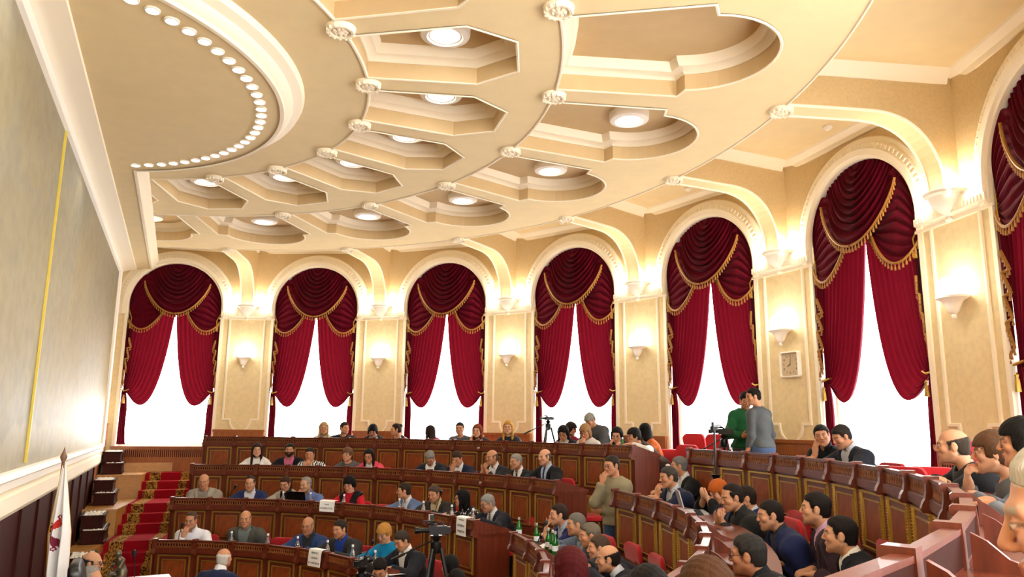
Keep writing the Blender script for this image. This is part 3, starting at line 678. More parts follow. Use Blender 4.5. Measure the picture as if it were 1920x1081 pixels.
def desk_row(nm, row, a_start, step, n, label):
    r, z = RAIL[row]; ch = 2*r*math.sin(R(step)/2)*S; dist = r*math.cos(R(step)/2)
    key = round(ch, 4)
    if key not in CACHE: CACHE[key] = desk_parts(ch)
    P_ = CACHE[key]; zf = z-.96
    am = R(a_start-step*n/2); c0 = U(OX+r*math.cos(am), OY+r*math.sin(am), zf)
    e = empty('bench_desk', c0, 0, label, 'desk', 'curved rows of mahogany desks')
    place = lambda a, d: (U(OX+d*math.cos(a), OY+d*math.sin(a), zf)-c0, a-PI/2)
    for i in range(n):
        l_, rz = place(R(a_start-step*(i+.5)), dist)
        o = link('front_panel', P_['front_panel'], e, l_, rz); link('gilt_frame', P_['gilt_frame'], o); link('burl_field', P_['burl_field'], o)
        link('lattice_rail', P_['lattice_rail'], e, l_, rz)
    for i in range(n+1):
        l_, rz = place(R(a_start-step*i), r); link('post', P_['post'], e, l_, rz); link('bracket', P_['bracket'], e, l_, rz)
    m = MB(Matrix.Translation(-c0)); ring_slab(r+.02, r+.58, zf+.78, zf+.815, a_start-step*n, a_start, n*2, m=m); m.obj('desktop', M_wood, e)
    for s_, a in ((1, R(a_start)), (-1, R(a_start-step*n))):
        l_, rz = place(a, r); m = MB(); x0, x1 = (-.02, .02)
        m.box(x0, x1, 0, .46, 0, DH-.14); m.box(x0-.012, x1+.012, -.0, .47, 0, .07); m.box(x0-.015, x1+.015, .0, .48, DH-.165, DH-.13)
        m.prism([(0, DH), (.06, DH-.005), (.48, DH-.125), (.48, DH-.14), (0, DH-.14)], x0, x1, f=lambda y, z_, d: (d, y, z_))
        m.obj('end_panel', M_wood, e, loc=l_, rz=rz)
    return e
DESKS = {}
DESKS['AL'] = desk_row('AL', 'A', 95.2, 4.16, 16, 'topmost curved mahogany desk row left of the aisle, under the windows')
DESKS['AR'] = desk_row('AR', 'A', 19.4, 4.52, 15, 'topmost curved mahogany desk row right of the aisle, sweeping to the right foreground')
DESKS['BL'] = desk_row('BL', 'B', 93.8, 5.0, 13, 'second highest mahogany desk row left of the aisle')
DESKS['BR'] = desk_row('BR', 'B', 16.0, 5.4, 10, 'second highest mahogany desk row right of the aisle, behind the standing man')
DESKS['CL'] = desk_row('CL', 'C', 92.6, 6.4, 10, 'third mahogany desk row on the left, carrying two taped white signs')
DESKS['CR'] = desk_row('CR', 'C', 16.4, 6.5, 7, 'third mahogany desk row right of the aisle with green bottles on it')
DESKS['DL'] = desk_row('DL', 'D', 89.0, 8.3, 7, 'lowest mahogany desk row on the left, nearest the floor')
# ---------------------------------------------------------------- pixel helpers
CV = np.array(CAMU)
def ray(px, py): return _f+((px-960)*_r-(py-540.5)*_u)/FPX
def on_cyl(px, py, r):               # hall units; far intersection of the pixel's ray with an arc of radius r about the desk centre
    d = ray(px, py); p = CV[:2]-(OX, OY); a = d[:2]@d[:2]; b = 2*p@d[:2]; c_ = p@p-r*r; q = b*b-4*a*c_
    t = (-b+math.sqrt(max(q, 0)))/(2*a); return CV+t*d
def on_z(px, py, z): d = ray(px, py); return CV+d*(z-CV[2])/d[2]
def at_dist(px, py, dist): d = ray(px, py); return CV+d/np.linalg.norm(d)*dist
# ---------------------------------------------------------------- implicit surfaces
def _n(v): return np.sqrt((v*v).sum(-1))
def cone(p, a, b, ra, rb):
    ba = b-a; h = np.clip(((p-a)@ba)/max(ba@ba, 1e-9), 0, 1); return _n(p-a-h[:, None]*ba)-(ra+(rb-ra)*h)
def ell(p, c, r, M=None):
    q = p-c
    if M is not None: q = q@M
    k0 = _n(q/r); k1 = _n(q/(r*r)); return k0*(k0-1)/np.maximum(k1, 1e-9)
def smin(a, b, k):
    h = np.clip(.5+.5*(b-a)/k, 0, 1); return b+(a-b)*h-k*h*(1-h)
def smax(a, b, k): return -smin(-a, -b, k)
def nets(fn, lo, hi, h):
    lo = np.array(lo, float); C4 = 4
    nb = np.maximum(1, np.ceil((np.array(hi)-lo)/(h*C4)).astype(int)); n = nb*C4
    gb = np.stack(np.meshgrid(*[np.arange(k) for k in nb], indexing='ij'), -1).reshape(-1, 3)
    ctr = lo+(gb*C4+1.5)*h; dc = fn(ctr); act = np.abs(dc) < h*C4*1.25
    Dm = np.where(dc > 0, 1., -1.).reshape(nb); Dm = Dm.repeat(C4, 0).repeat(C4, 1).repeat(C4, 2)
    ab = gb[act]; off = np.stack(np.meshgrid(*[np.arange(C4)]*3, indexing='ij'), -1).reshape(-1, 3)
    ids = (ab[:, None, :]*C4+off[None]).reshape(-1, 3)
    Dm[ids[:, 0], ids[:, 1], ids[:, 2]] = fn(lo+ids*h)
    Dm[0] = Dm[-1] = 1; Dm[:, 0] = Dm[:, -1] = 1; Dm[:, :, 0] = Dm[:, :, -1] = 1
    s = Dm < 0; cnt = np.zeros(n-1, np.int8)
    for i in (0, 1):
        for j in (0, 1):
            for k in (0, 1): cnt += s[i:n[0]-1+i, j:n[1]-1+j, k:n[2]-1+k]
    cells = np.argwhere((cnt > 0) & (cnt < 8)); idx = -np.ones(n-1, np.int32); idx[tuple(cells.T)] = np.arange(len(cells))
    cor = [(i, j, k) for i in (0, 1) for j in (0, 1) for k in (0, 1)]; val = np.stack([Dm[cells[:, 0]+c_[0], cells[:, 1]+c_[1], cells[:, 2]+c_[2]] for c_ in cor], 1)
    acc = np.zeros((len(cells), 3)); ct = np.zeros(len(cells))
    for a in range(8):
        for b in range(a+1, 8):
            if sum(abs(cor[a][q]-cor[b][q]) for q in range(3)) != 1: continue
            m_ = (val[:, a] < 0) != (val[:, b] < 0); t = val[:, a]/(val[:, a]-val[:, b]+1e-12); t = np.clip(t, 0, 1)
            p = np.array(cor[a])+t[:, None]*(np.array(cor[b])-np.array(cor[a])); acc[m_] += p[m_]; ct[m_] += 1
    V = lo+(cells+acc/np.maximum(ct, 1)[:, None])*h; F = []
    for ax in range(3):
        u, w_ = (ax+1) % 3, (ax+2) % 3
        sl0 = [slice(1, n[q]-1) for q in range(3)]; sl0[ax] = slice(0, n[ax]-1); sl1 = list(sl0); sl1[ax] = slice(1, n[ax])
        a = s[tuple(sl0)]; b = s[tuple(sl1)]; e = np.argwhere(a != b); fl = a[tuple(e.T)]; g = e+[1, 1, 1]; g[:, ax] -= 1
        def cell(du, dw): c_ = g.copy(); c_[:, u] -= du; c_[:, w_] -= dw; return idx[tuple(c_.T)]
        q = np.stack([cell(1, 1), cell(0, 1), cell(0, 0), cell(1, 0)], 1); q[~fl] = q[~fl][:, ::-1]; F.append(q)
    F = np.concatenate(F); F = F[(F >= 0).all(1)]
    return V, F
def np_mesh(name, V, F, mats, colors=None):
    me = bpy.data.meshes.new(name); me.vertices.add(len(V)); me.vertices.foreach_set('co', V.astype(np.float32).ravel())
    me.loops.add(len(F)*4); me.loops.foreach_set('vertex_index', F.astype(np.int32).ravel()); me.polygons.add(len(F))
    me.polygons.foreach_set('loop_start', np.arange(0, len(F)*4, 4, dtype=np.int32)); me.polygons.foreach_set('use_smooth', np.ones(len(F), bool))
    for m_ in mats: me.materials.append(m_)
    if colors is not None:
        at = me.attributes.new('Col', 'FLOAT_COLOR', 'POINT'); at.data.foreach_set('color', np.c_[colors, np.ones(len(V))].astype(np.float32).ravel())
    me.update(calc_edges=True); me.validate(); return me
def skin_mat():
    m = bpy.data.materials.new('skin'); m.use_nodes = True; nt = m.node_tree; b = nt.nodes['Principled BSDF']; a = nt.nodes.new('ShaderNodeAttribute'); a.attribute_name = 'Col'
    nt.links.new(a.outputs['Color'], b.inputs['Base Color']); b.inputs['Roughness'].default_value = .55; b.inputs['Specular IOR Level'].default_value = .25; return m
M_skin = skin_mat()
def cloth(col, pat=None):
    nm = 'cloth_'+col.lstrip('#')+(pat or '')
    if nm in MATS: return MATS[nm]
    m = mat(nm, col, .85, spec=.2, bump=.3, bscale=14, sheen=.05, var=.18, vscale=9)
    nt = m.node_tree; b = nt.nodes['Principled BSDF']; L = nt.links.new; N = nt.nodes.new
    if pat in ('zebra', 'dots'):
        tc = N('ShaderNodeTexCoord')
        if pat == 'zebra':
            t = N('ShaderNodeTexWave'); t.inputs['Scale'].default_value = 9; t.inputs['Distortion'].default_value = 7; t.inputs['Detail'].default_value = 1; t.inputs['Detail Scale'].default_value = 1.2; out = t.outputs['Fac']; th = .55
        else:
            t = N('ShaderNodeTexVoronoi'); t.inputs['Scale'].default_value = 26; out = t.outputs['Distance']; th = .36
        L(tc.outputs['Object'], t.inputs[0]); r = N('ShaderNodeValToRGB'); r.color_ramp.interpolation = 'CONSTANT'; r.color_ramp.elements[1].position = th
        c1, c2 = (lin('#14161f'), lin('#e6e6e6')) if pat == 'zebra' else (lin('#e2e0e0'), lin('#141418'))
        r.color_ramp.elements[0].color = (*c1, 1); r.color_ramp.elements[1].color = (*c2, 1); L(out, r.inputs[0]); L(r.outputs[0], b.inputs['Base Color'])
    return m
def hair_mat(col):
    return mat('hair_'+col.lstrip('#'), col, .72, spec=.15, bump=.5, bscale=70, var=.3, vscale=40, stretch=(3, 3, .5))
A_ = np.array
def rotz(a): return A_([[math.cos(a), -math.sin(a), 0], [math.sin(a), math.cos(a), 0], [0, 0, 1.]])
def rotx(a): return A_([[1., 0, 0], [0, math.cos(a), -math.sin(a)], [0, math.sin(a), math.cos(a)]])
def roty(a): return A_([[math.cos(a), 0, math.sin(a)], [0, 1., 0], [-math.sin(a), 0, math.cos(a)]])
def unit(v): return v/max(np.linalg.norm(v), 1e-9)
def ik(sh, tgt, l1, l2, pole):
    d = tgt-sh; L = np.linalg.norm(d); L2 = min(max(L, .12), (l1+l2)*.995); d = unit(d); a = (l1*l1-l2*l2+L2*L2)/(2*L2)
    hh = math.sqrt(max(l1*l1-a*a, 0)); p = unit(pole-d*(pole@d)); return sh+d*a+p*hh, sh+d*L2
HAND = {}
class Person:
    """Local frame: +y the way the body faces, +x its right, z up from the floor it stands or sits on."""
    def __init__(s, sp):
        s.sp = sp; fem = sp.get('f', False); s.fem = fem; k = s.k = .95 if fem else 1.0
        hz = sp['hz']; stand = sp.get('stand'); s.stand = stand; yaw = sp.get('hy', 0); pit = sp.get('hp', 8); rol = sp.get('hr', 0)
        s.HM = rotz(R(yaw)) @ roty(R(rol)) @ rotx(-R(pit))
        pelz = (.95*k if stand else sp.get('pz', .545)); Lt = sp.get('lt', .50)*k
        def chain(L):
            sd = A_([0, math.sin(L), math.cos(L)]); C7 = A_([0, 0, pelz])+sd*Lt
            nd = unit(A_([0, math.sin(L*.6+.12), math.cos(L*.6+.12)])); nk = C7+nd*.075
            head = nk+A_([0, .015, .06])+s.HM @ A_([0, .03, .055]); return sd, C7, nk, head
        if sp.get('lean') is not None: L = R(sp['lean'])
        else:
            lo, hi = R(2), R(62)
            for _ in range(30):
                md = (lo+hi)/2
                if chain(md)[3][2] > hz: lo = md
                else: hi = md
            L = lo
        s.L = L; s.sd, s.C7, s.nk, s.head = chain(L); sd = s.sd
        dz = hz-s.head[2] if not stand else 0
        s.dz = dz; s.pel = A_([0, 0, pelz]); s.side = A_([1., 0, 0]); s.fw = np.cross(sd, s.side)*-1 if np.cross(sd, s.side)[1] < 0 else np.cross(sd, s.side)
        tw = sp.get('bt', 0); s.TM = rotz(R(tw)); s.side = s.TM @ s.side
        s.fw = unit(np.cross(s.sd, s.side)); s.fw = s.fw if (s.fw @ (s.TM @ A_([0, 1., 0]))) > 0 else -s.fw
        shw = (.148 if fem else .172)*sp.get('w', 1); s.bk = bk = (.9 if fem else 1.03)*sp.get('w', 1)
        s.sh = {q: s.C7-sd*.055+s.side*q*shw for q in (1, -1)}
        s.l1, s.l2 = .285*k, .25*k; s.arm = {}
        for q in (1, -1): s.arm[q] = s.pose_arm(q, sp.get('ar' if q == 1 else 'al', sp.get('arms', 'desk')))
        s.legs()
    def hp(s, x, y, z): return s.head+s.HM @ A_([x, y, z])
    def pose_arm(s, q, mode):
        sh = s.sh[q]; dk = s.sp.get('desk', .80); Ry = s.sp.get('reach', .36); curl = .55; hd = None
        pole = s.side*q*.8+A_([0, -.4, -.8])
        if mode == 'desk': t = A_([q*.13, sh[1]+Ry*.8, dk+.035]); hd = A_([-q*.35, .9, -.05]); pole = s.side*q+A_([0, -.5, -.35])
        elif mode == 'fold': t = A_([-q*.03, sh[1]+Ry*.62, dk+.05]); hd = A_([-q*.95, .25, 0.]); pole = s.side*q+A_([0, -.3, -.4])
        elif mode in ('chin', 'mouth'): t = s.hp(q*.045, .150, -.175); hd = s.HM @ A_([-q*.35, -.1, .9]); pole = A_([q*.25, .5, -1]); curl = 1.15
        elif mode == 'clasp': t = s.hp(q*.05, .165, -.185); hd = s.HM @ A_([-q*.6, .0, .75]); pole = A_([q*.7, .4, -1]); curl = 1.0
        elif mode == 'cheek': t = s.hp(q*.105, .075, -.175); hd = s.HM @ A_([-q*.05, -.05, 1.]); pole = A_([q*.4, .5, -1]); curl = .7
        elif mode == 'face': t = s.hp(q*.05, .165, -.12); hd = s.HM @ A_([-q*.35, -.15, .9]); pole = A_([q*.4, .4, -1]); curl = .35
        elif mode == 'point': t = s.hp(q*.035, .15, -.185); hd = s.HM @ A_([-q*.15, -.15, 1.]); pole = A_([q*.25, .5, -1]); curl = .5
        elif mode == 'down': t = sh+A_([q*.07, .03, -.52]); hd = A_([0, .12, -1.]); pole = A_([q*.3, -1, 0]); curl = .5
        elif mode == 'hold': t = A_([q*.10, sh[1]+.27, sh[2]-.27]); hd = A_([-q*.5, .8, .25]); pole = A_([q*.8, -.3, -.7]); curl = .8
        elif mode == 'cross': t = A_([-q*.10, sh[1]+.16, sh[2]-.28]); hd = A_([-q*1., .1, .12]); pole = A_([q*.8, -.2, -.8]); curl = .4
        elif mode == 'lap': t = A_([q*.1, .28, .66]); hd = A_([-q*.3, .9, -.2]); pole = s.side*q+A_([0, -.8, -.2])
        elif mode == 'phone': t = A_([q*.05, sh[1]+Ry*.7, dk+.12]); hd = A_([-q*.5, .75, .4]); pole = A_([q*.8, -.2, -.8]); curl = .9
        else: t = A_(mode[:3]); hd = A_(mode[3:6]) if len(mode) > 3 else None
        el, wr = ik(sh, t, s.l1, s.l2, pole); fd = unit(wr-el); hd = fd if hd is None else unit(unit(hd)*.8+fd*.4)
        # palm faces the body's midline / downwards
        ref = A_([0, 0, -1.]) if mode in ('desk', 'fold', 'lap') else (s.head-wr if mode not in ('down', 'hold', 'cross', 'phone') else A_([-q*1., 0, 0]))
        if mode == 'cross': ref = A_([0, -1., 0])
        if mode in ('hold', 'phone'): ref = A_([-q*.6, 0, .8])
        pn = unit(ref-hd*(ref @ hd)); lat = np.cross(hd, pn)*q     # lat: towards the thumb side
        return dict(el=el, wr=wr, hd=hd, pn=pn, lat=lat, curl=curl, mode=mode)
    def legs(s):
        s.leg = {}
        for q in (1, -1):
            hip = s.pel+A_([q*.085, 0, -.02])
            if s.stand: kn = A_([q*.10, .03, .50*s.k]); an = A_([q*.11+.0, -.03, .09]); 
            else: kn = A_([q*.13, .43, .53]); an = A_([q*.12, .36, .09])
            s.leg[q] = (hip, kn, an)
    # --- distance pieces
    def d_torso(s, p, o):
        bk = s.bk; c = s.pel; sd = s.sd; B = np.stack([s.side, s.fw, sd], 1)
        fat = s.sp.get('fat', 1.0)
        d = ell(p, c+sd*.34-s.fw*.0, A_([.175*bk, .118, .205])+o, B)
        d = smin(d, ell(p, c+sd*.15+s.fw*.02*fat, A_([.155*bk*fat, .12*fat, .20])+o, B), .06)
        d = smin(d, ell(p, c+A_([0, -.01, .0]), A_([.175, .135, .135])+o), .06)
        for q in (1, -1):
            d = smin(d, cone(p, s.C7-sd*.02+s.side*q*.05, s.sh[q], .052+o, .068*bk+o), .05)
        if s.fem:
            for q in (1, -1): d = smin(d, ell(p, c+sd*.33+s.fw*.095+s.side*q*.068, A_([.062, .05, .062])+o, B), .03)
        return d
    def d_arm(s, p, q, o, cut=None):
        a = s.arm[q]; bk = s.bk; d = smin(cone(p, s.sh[q], a['el'], .060*bk+o, .045*bk+o), cone(p, a['el'], a['wr'], .045*bk+o, .029+o*(.75)), .025)
        if cut is not None:
            ax = unit(a['wr']-a['el']); d = np.maximum(d, (p-a['wr']) @ ax+cut)
        return d
    def d_legs(s, p, o, cut=None):
        d = None
        for q in (1, -1):
            h, k_, a = s.leg[q]; e = smin(cone(p, h, k_, .088+o, .06+o), cone(p, k_, a, .058+o, .038+o*1.6), .02)
            d = e if d is None else smin(d, e, .02)
        if cut is not None: d = np.maximum(d, cut-p[:, 2])
        return d
    def d_feet(s, p, o=0):
        d = None
        for q in (1, -1):
            h, k_, a = s.leg[q]; f = a*A_([1, 1, 0]); e = cone(p, f+A_([q*.0, -.03, .045]), f+A_([q*.03, .15, .032]), .042+o, .032+o); e = smin(e, cone(p, a, f+A_([0, -.01, .05]), .034+o, .034+o), .02)
            d = e if d is None else np.minimum(d, e)
        return np.maximum(d, .002-p[:, 2])
    def d_hand(s, p, q):
        a = s.arm[q]; wr, hd, pn, lat, cu = a['wr'], a['hd'], a['pn'], a['lat'], a['curl']; g = s.k
        B = np.stack([lat, pn, hd], 1); pc = wr+hd*.052*g
        d = smin(ell(p, pc, A_([.040, .016, .052])*g, B), cone(p, wr-hd*.02, wr+hd*.02, .026, .026), .02)
        for fx, ln, cc in ((.029, .070, -.08), (.010, .080, 0), (-.010, .074, .05), (-.029, .058, .12)):
            b0 = wr+hd*.098*g+lat*fx*g; ang = (cu+cc)*.75; prev = b0-hd*.01; r0 = .0092*g; dirn = hd; th = 0
            if a['mode'] == 'point' and fx > .02: ang = .08
            for sg, fr in enumerate((.44, .32, .24)):
                th += ang*(.8 if sg == 0 else 1); dirn = hd*math.cos(th)+pn*math.sin(th); nx = prev+dirn*ln*fr*g*(1.15 if sg == 0 else 1); d = smin(d, cone(p, prev, nx, r0, r0*.9), .006); prev = nx; r0 *= .9
        t0 = wr+hd*.025*g+lat*.026*g; t1 = t0+(lat*.7+hd*.6+pn*.35)*.042*g; t2 = t1+(hd*.85+lat*.15+pn*.45)*.034*g
        d = smin(d, cone(p, t0, t1, .013*g, .011*g), .012); return smin(d, cone(p, t1, t2, .0105*g, .0085*g), .006)
    def loc(s, p): return (p-s.head) @ s.HM          # head coordinates
    def d_head(s, p):
        l = s.loc(p); ax = A_([np.abs(l[:, 0])]).ravel(); m = np.c_[ax, l[:, 1], l[:, 2]]; fe = s.fem; k = .96 if fe else 1.0
        d = ell(l, A_([0, -.012, .03]), A_([.073, .092, .082])*k)
        d = smin(d, ell(l, A_([0, .02, -.035]), A_([.058, .066, .08])*k), .03)
        d = smin(d, ell(l, A_([0, .074, -.095]), A_([.025, .020, .019])*k), .022)
        d = smin(d, cone(m, A_([.026, .058, -.072]), A_([.053, .008, -.048]), .024, .024), .025)     # jaw
        d = smin(d, ell(m, A_([.043, .062, -.018]), A_([.022, .02, .018])), .025)
        d = smin(d, cone(m, A_([.008, .082, .027]), A_([.046, .066, .026]), .010, .009), .015)   # brow
        d = smax(d, -ell(m, A_([.031, .100, .006]), A_([.016, .016, .011])), .014)
        d = smin(d, ell(m, A_([.031, .077, .005]), A_([.0135, .0125, .0115])), .004)
        d = smin(d, cone(l, A_([0, .086, .015]), A_([0, .1055, -.020]), .0078, .0105), .010)
        d = smin(d, ell(m, A_([.0105, .095, -.026]), A_([.008, .009, .007])), .006)
        d = smin(d, ell(m, A_([.010, .088, -.050]), A_([.017, .010, .0052])), .005)
        d = smin(d, ell(m, A_([.009, .087, -.060]), A_([.015, .010, .0062])), .006)
        E = rotz(-.35); d = smin(d, ell(m, A_([.0745, -.008, -.005]), A_([.010, .021, .032]), E), .006)
        d = smax(d, -ell(m, A_([.086, .0, -.004]), A_([.006, .009, .015]), E), .005)
        return d
    def d_neck(s, p): return cone(p, s.nk-s.sd*.085, s.hp(0, -.030, -.055), .060 if not s.fem else .050, .051 if not s.fem else .043)
    def bound(s, p, fn, c, r):
        q = _n(p-c)-r; d = q+.03; m = q < .05
        if m.any(): d[m] = fn(p[m])
        return d
    def body(s, p):
        d = s.bound(p, lambda x: s.d_torso(x, 0), (s.pel+s.C7)/2, .50)
        d = smin(d, s.bound(p, lambda x: smin(s.d_head(x), s.d_neck(x), .02), s.head-A_([0, 0, .06]), .24), .015)
        d = smin(d, s.bound(p, lambda x: s.d_legs(x, -.006), (s.leg[1][0]+s.leg[-1][2])/2, .62 if not s.stand else .70), .02)
        d = smin(d, s.bound(p, lambda x: s.d_feet(x, -.004), (s.leg[1][2]+s.leg[-1][2])/2, .32), .01)
        for q in (1, -1):
            a = s.arm[q]; d = smin(d, s.bound(p, lambda x: s.d_arm(x, q, 0), a['el'], .40), .02); d = smin(d, s.bound(p, lambda x: s.d_hand(x, q), a['wr']+a['hd']*.08, .16), .008)
        return d
    def garment(s, p, o, sleeve, hem, neck=.015, V=None, arms=True):
        d = s.bound(p, lambda x: s.d_torso(x, o), (s.pel+s.C7)/2, .55)
        if arms:
            for q in (1, -1): d = smin(d, s.bound(p, lambda x: s.d_arm(x, q, o, sleeve), s.arm[q]['el'], .43), .022)
        x = (p-s.C7) @ s.side; f = (p-s.C7) @ s.fw; t = (p-s.C7) @ s.sd
        if not s.stand: d = np.maximum(d, hem-p[:, 2])
        else: d = np.maximum(d, hem-p[:, 2])
        d = d+.004*np.sin(38*p[:, 2]+9*x)*np.sin(23*f+11*p[:, 2])
        if V is not None:
            wv = .004+V*np.clip((t+.33)/.36, 0, 1.2); lap = (np.abs(x) > wv) & (np.abs(x) < wv+.055*np.clip((t+.36)/.3, 0, 1)) & (f > 0) & (t > -.31)
            d = d-.007*lap; d = np.maximum(d, -np.maximum(np.maximum(np.abs(x)-wv, -f+.0), -(t+.33)))
        return np.maximum(d, -(_n(p-(s.nk+s.sd*.03+s.fw*.005))-(.075+neck)))if neck is not None else d
    def collar(s, p, r=.066):
        a = s.nk-s.sd*.05; b = s.hp(0, -.022, -.055); ax = unit(b-a); t = (p-a) @ ax; d = np.abs(cone(p, a-ax*.06, b, r+.004, r-.004))-.006
        f = (p-a) @ s.fw; x = (p-a) @ s.side; top = .075-.42*np.clip(f, -.02, .07)-.0
        d = np.maximum(d, t-top); d = np.maximum(d, -t-.035); return np.maximum(d, -np.maximum(np.abs(x)-.018-.35*np.clip(-(t-.07), -.02, .05)*0-.25*np.clip(t, 0, .08), -f))
    def hair(s, p):
        l = s.loc(p); ht = s.sp.get('hair', 'short'); m = np.c_[np.abs(l[:, 0]), l[:, 1], l[:, 2]]; k = .96 if s.fem else 1
        th = {'short': .009, 'buzz': .005, 'thick': .018, 'recede': .008, 'bald': .006, 'long': .018, 'bob': .022, 'pony': .010, 'bun': .011, 'pixie': .02, 'cap': .014}[ht]
        keep0, y, z = None, l[:, 1], l[:, 2]
        wv = .0022*np.sin(l[:, 0]*160+l[:, 2]*60)*np.sin(l[:, 1]*110+l[:, 2]*90)
        fr = {'recede': -.045, 'bald': -.2, 'buzz': 0, 'cap': .03}.get(ht, .0)
        A1 = -((z-.071-.25*np.clip(m[:, 0]-.03, 0, .03))-.75*(y-.078-fr))/1.25; A2 = y-.026+.064*np.clip((-.022-z)/.02, 0, 1)-.012*np.clip(z/.03, 0, 1)
        if ht == 'bald': keep = np.maximum(A2+.2*(z-.01), z-.040+.2*y)
        elif ht == 'recede': keep = smin(A1, np.maximum(A2, z-.06), .005)
        else: keep = np.minimum(A1, A2)
        if ht in ('long', 'bob', 'pixie'): keep = np.minimum(keep, np.maximum(y-.045, .052-np.abs(l[:, 0])))
        if ht in ('thick', 'pixie', 'bob'): keep = np.minimum(keep, np.maximum(.040-z, y-.11))
        if ht in ('long', 'bob', 'pixie', 'cap'): tt = th
        else: tt = th*np.clip(-keep/.022, .12, 1)*np.clip((z+.075)/.035, .15, 1)
        if ht in ('short', 'recede', 'buzz', 'bald'): tt = tt*np.clip((z+.05)/.08, .35, 1)
        tt = np.maximum(tt, .0028)
        d = ell(l, A_([0, -.0125, .0305]), A_([.0735, .0925, .0825])*k)-tt; d = smin(d, ell(l, A_([0, -.045, -.02]), A_([.062, .058, .062]))-tt*.6, .02)+wv*np.clip(tt/.008, 0, 1)
        low = {'long': -.5, 'bob': -.5, 'pixie': -.075}.get(ht, -.062)
        d = np.maximum(d, keep); d = np.maximum(d, low-z-.25*np.clip(-y, 0, .1)*0)
        if ht not in ('long', 'bob', 'pixie'): d = np.maximum(d, -ell(m, A_([.084, -.006, -.006]), A_([.02, .026, .036])))
        if ht in ('long', 'bob'):
            ln = s.sp.get('hl', .20 if ht == 'long' else .08); e = ell(l, A_([0, -.05, -.03-ln*.4]), A_([.088, .052, .08+ln*.55]))
            for q in (1, -1): e = smin(e, cone(l, A_([q*.074, .0, .03]), A_([q*.082, .012+.02*(ht == 'long'), -.03-ln*.85]), .024, .020), .03)
            d = smin(d, e+wv*2, .02); d = np.maximum(d, -ell(l, A_([0, .09, -.045]), A_([.055, .085, .105]))); d = np.maximum(d, -(s.d_neck(p)+.001))
        if ht == 'pony': d = smin(d, cone(l, A_([0, -.105, .04]), A_([0, -.155, -.02]), .022, .024), .02); d = smin(d, cone(l, A_([0, -.155, -.02]), A_([.0, -.14, -.16]), .024, .010), .02)
        if ht == 'bun': d = smin(d, ell(l, A_([0, -.10, .065]), A_([.042, .036, .038]))+wv, .01)
        if ht == 'cap': d = smin(d, cone(l, A_([-.03, .07, .06]), A_([.03, .07, .06]), .02, .02), .02)
        return d
    def beard(s, p):
        l = s.loc(p); d = s.d_head(p)-.006-.001*np.sin(l[:, 0]*300); d = np.maximum(d, l[:, 2]+.03+.0*l[:, 1]); d = np.maximum(d, -l[:, 1]-.0+.008)
        d = np.maximum(d, -ell(l, A_([0, .1, -.052]), A_([.022, .03, .011]))); return np.maximum(d, -(np.abs(l[:, 0])-.006-.6*(-l[:, 2]-.03)) *0-9)
    def skin_col(s, V):
        tone = A_(lin(s.sp.get('skin', '#c98f6b')))*.84; l = s.loc(V); C_ = np.tile(tone, (len(V), 1)); hd = _n(l) < .16; x, y, z = np.abs(l[:, 0]), l[:, 1], l[:, 2]
        r = np.exp(-(((x-.042)/.02)**2+((z+.02)/.02)**2))*(y > .03)+np.exp(-((x/.014)**2+((z+.022)/.016)**2))*(y > .08); C_ = C_*(1-(r*hd*.25)[:, None]*A_([.0, .55, .6]))
        def put(mask, col, f=1.): mk = (mask & hd); C_[mk] = C_[mk]*(1-f)+A_(lin(col))*f
        if not s.fem: put((z < -.03) & (y > .01) & (x < .075) & (z > -.13), '#5a4438', s.sp.get('stub', .16))
        ht = s.sp.get('hair', 'short')
        if ht not in ('none', 'cap', 'long', 'bob', 'pixie'):
            Y = l[:, 1]; A1 = -((z-.071-.25*np.clip(x-.03, 0, .03))-.75*(Y-.078-{'recede': -.045, 'bald': -.2}.get(ht, 0)))/1.25; A2 = Y-.026+.064*np.clip((-.022-z)/.02, 0, 1)-.012*np.clip(z/.03, 0, 1)
            K = np.maximum(A2+.2*(z-.01), z-.040+.2*Y) if ht == 'bald' else (np.minimum(A1, np.maximum(A2, z-.06)) if ht == 'recede' else np.minimum(A1, A2))
            put((K < .002) & (z > -.062) & ~((x > .066) & (np.abs(Y+.006) < .022) & (np.abs(z+.006) < .034)), s.sp.get('hc', '#1b1512'), .85)
        dark = s.sp.get('brow', '#2a1c14')
        put((y > .05) & (np.abs(z-.027-.1*(x-.03)*(x < .03)) < .0055) & (x > .012) & (x < .052), dark, .8)
        shut = s.sp.get('hp', 8) > 24
        e = ((x-.031)/.0135)**2+((z-.005)/(.0032 if shut else .0050))**2; ey = (y > .06) & (e < 1)
        put(ey, '#b5a59a' if not shut else '#33221a', .85); put(ey & (((x-.031)**2+(z-.005)**2) < .0064**2), '#1d120c', 1.)
        put((y > .06) & (e >= 1) & (e < 2.0) & (z > .004), '#2a1a14', .7)
        put((y > .06) & (x < .024) & (np.abs(z+.055) < .0085), '#9c4a40' if not s.fem else '#a83a42', .65)
        return C_
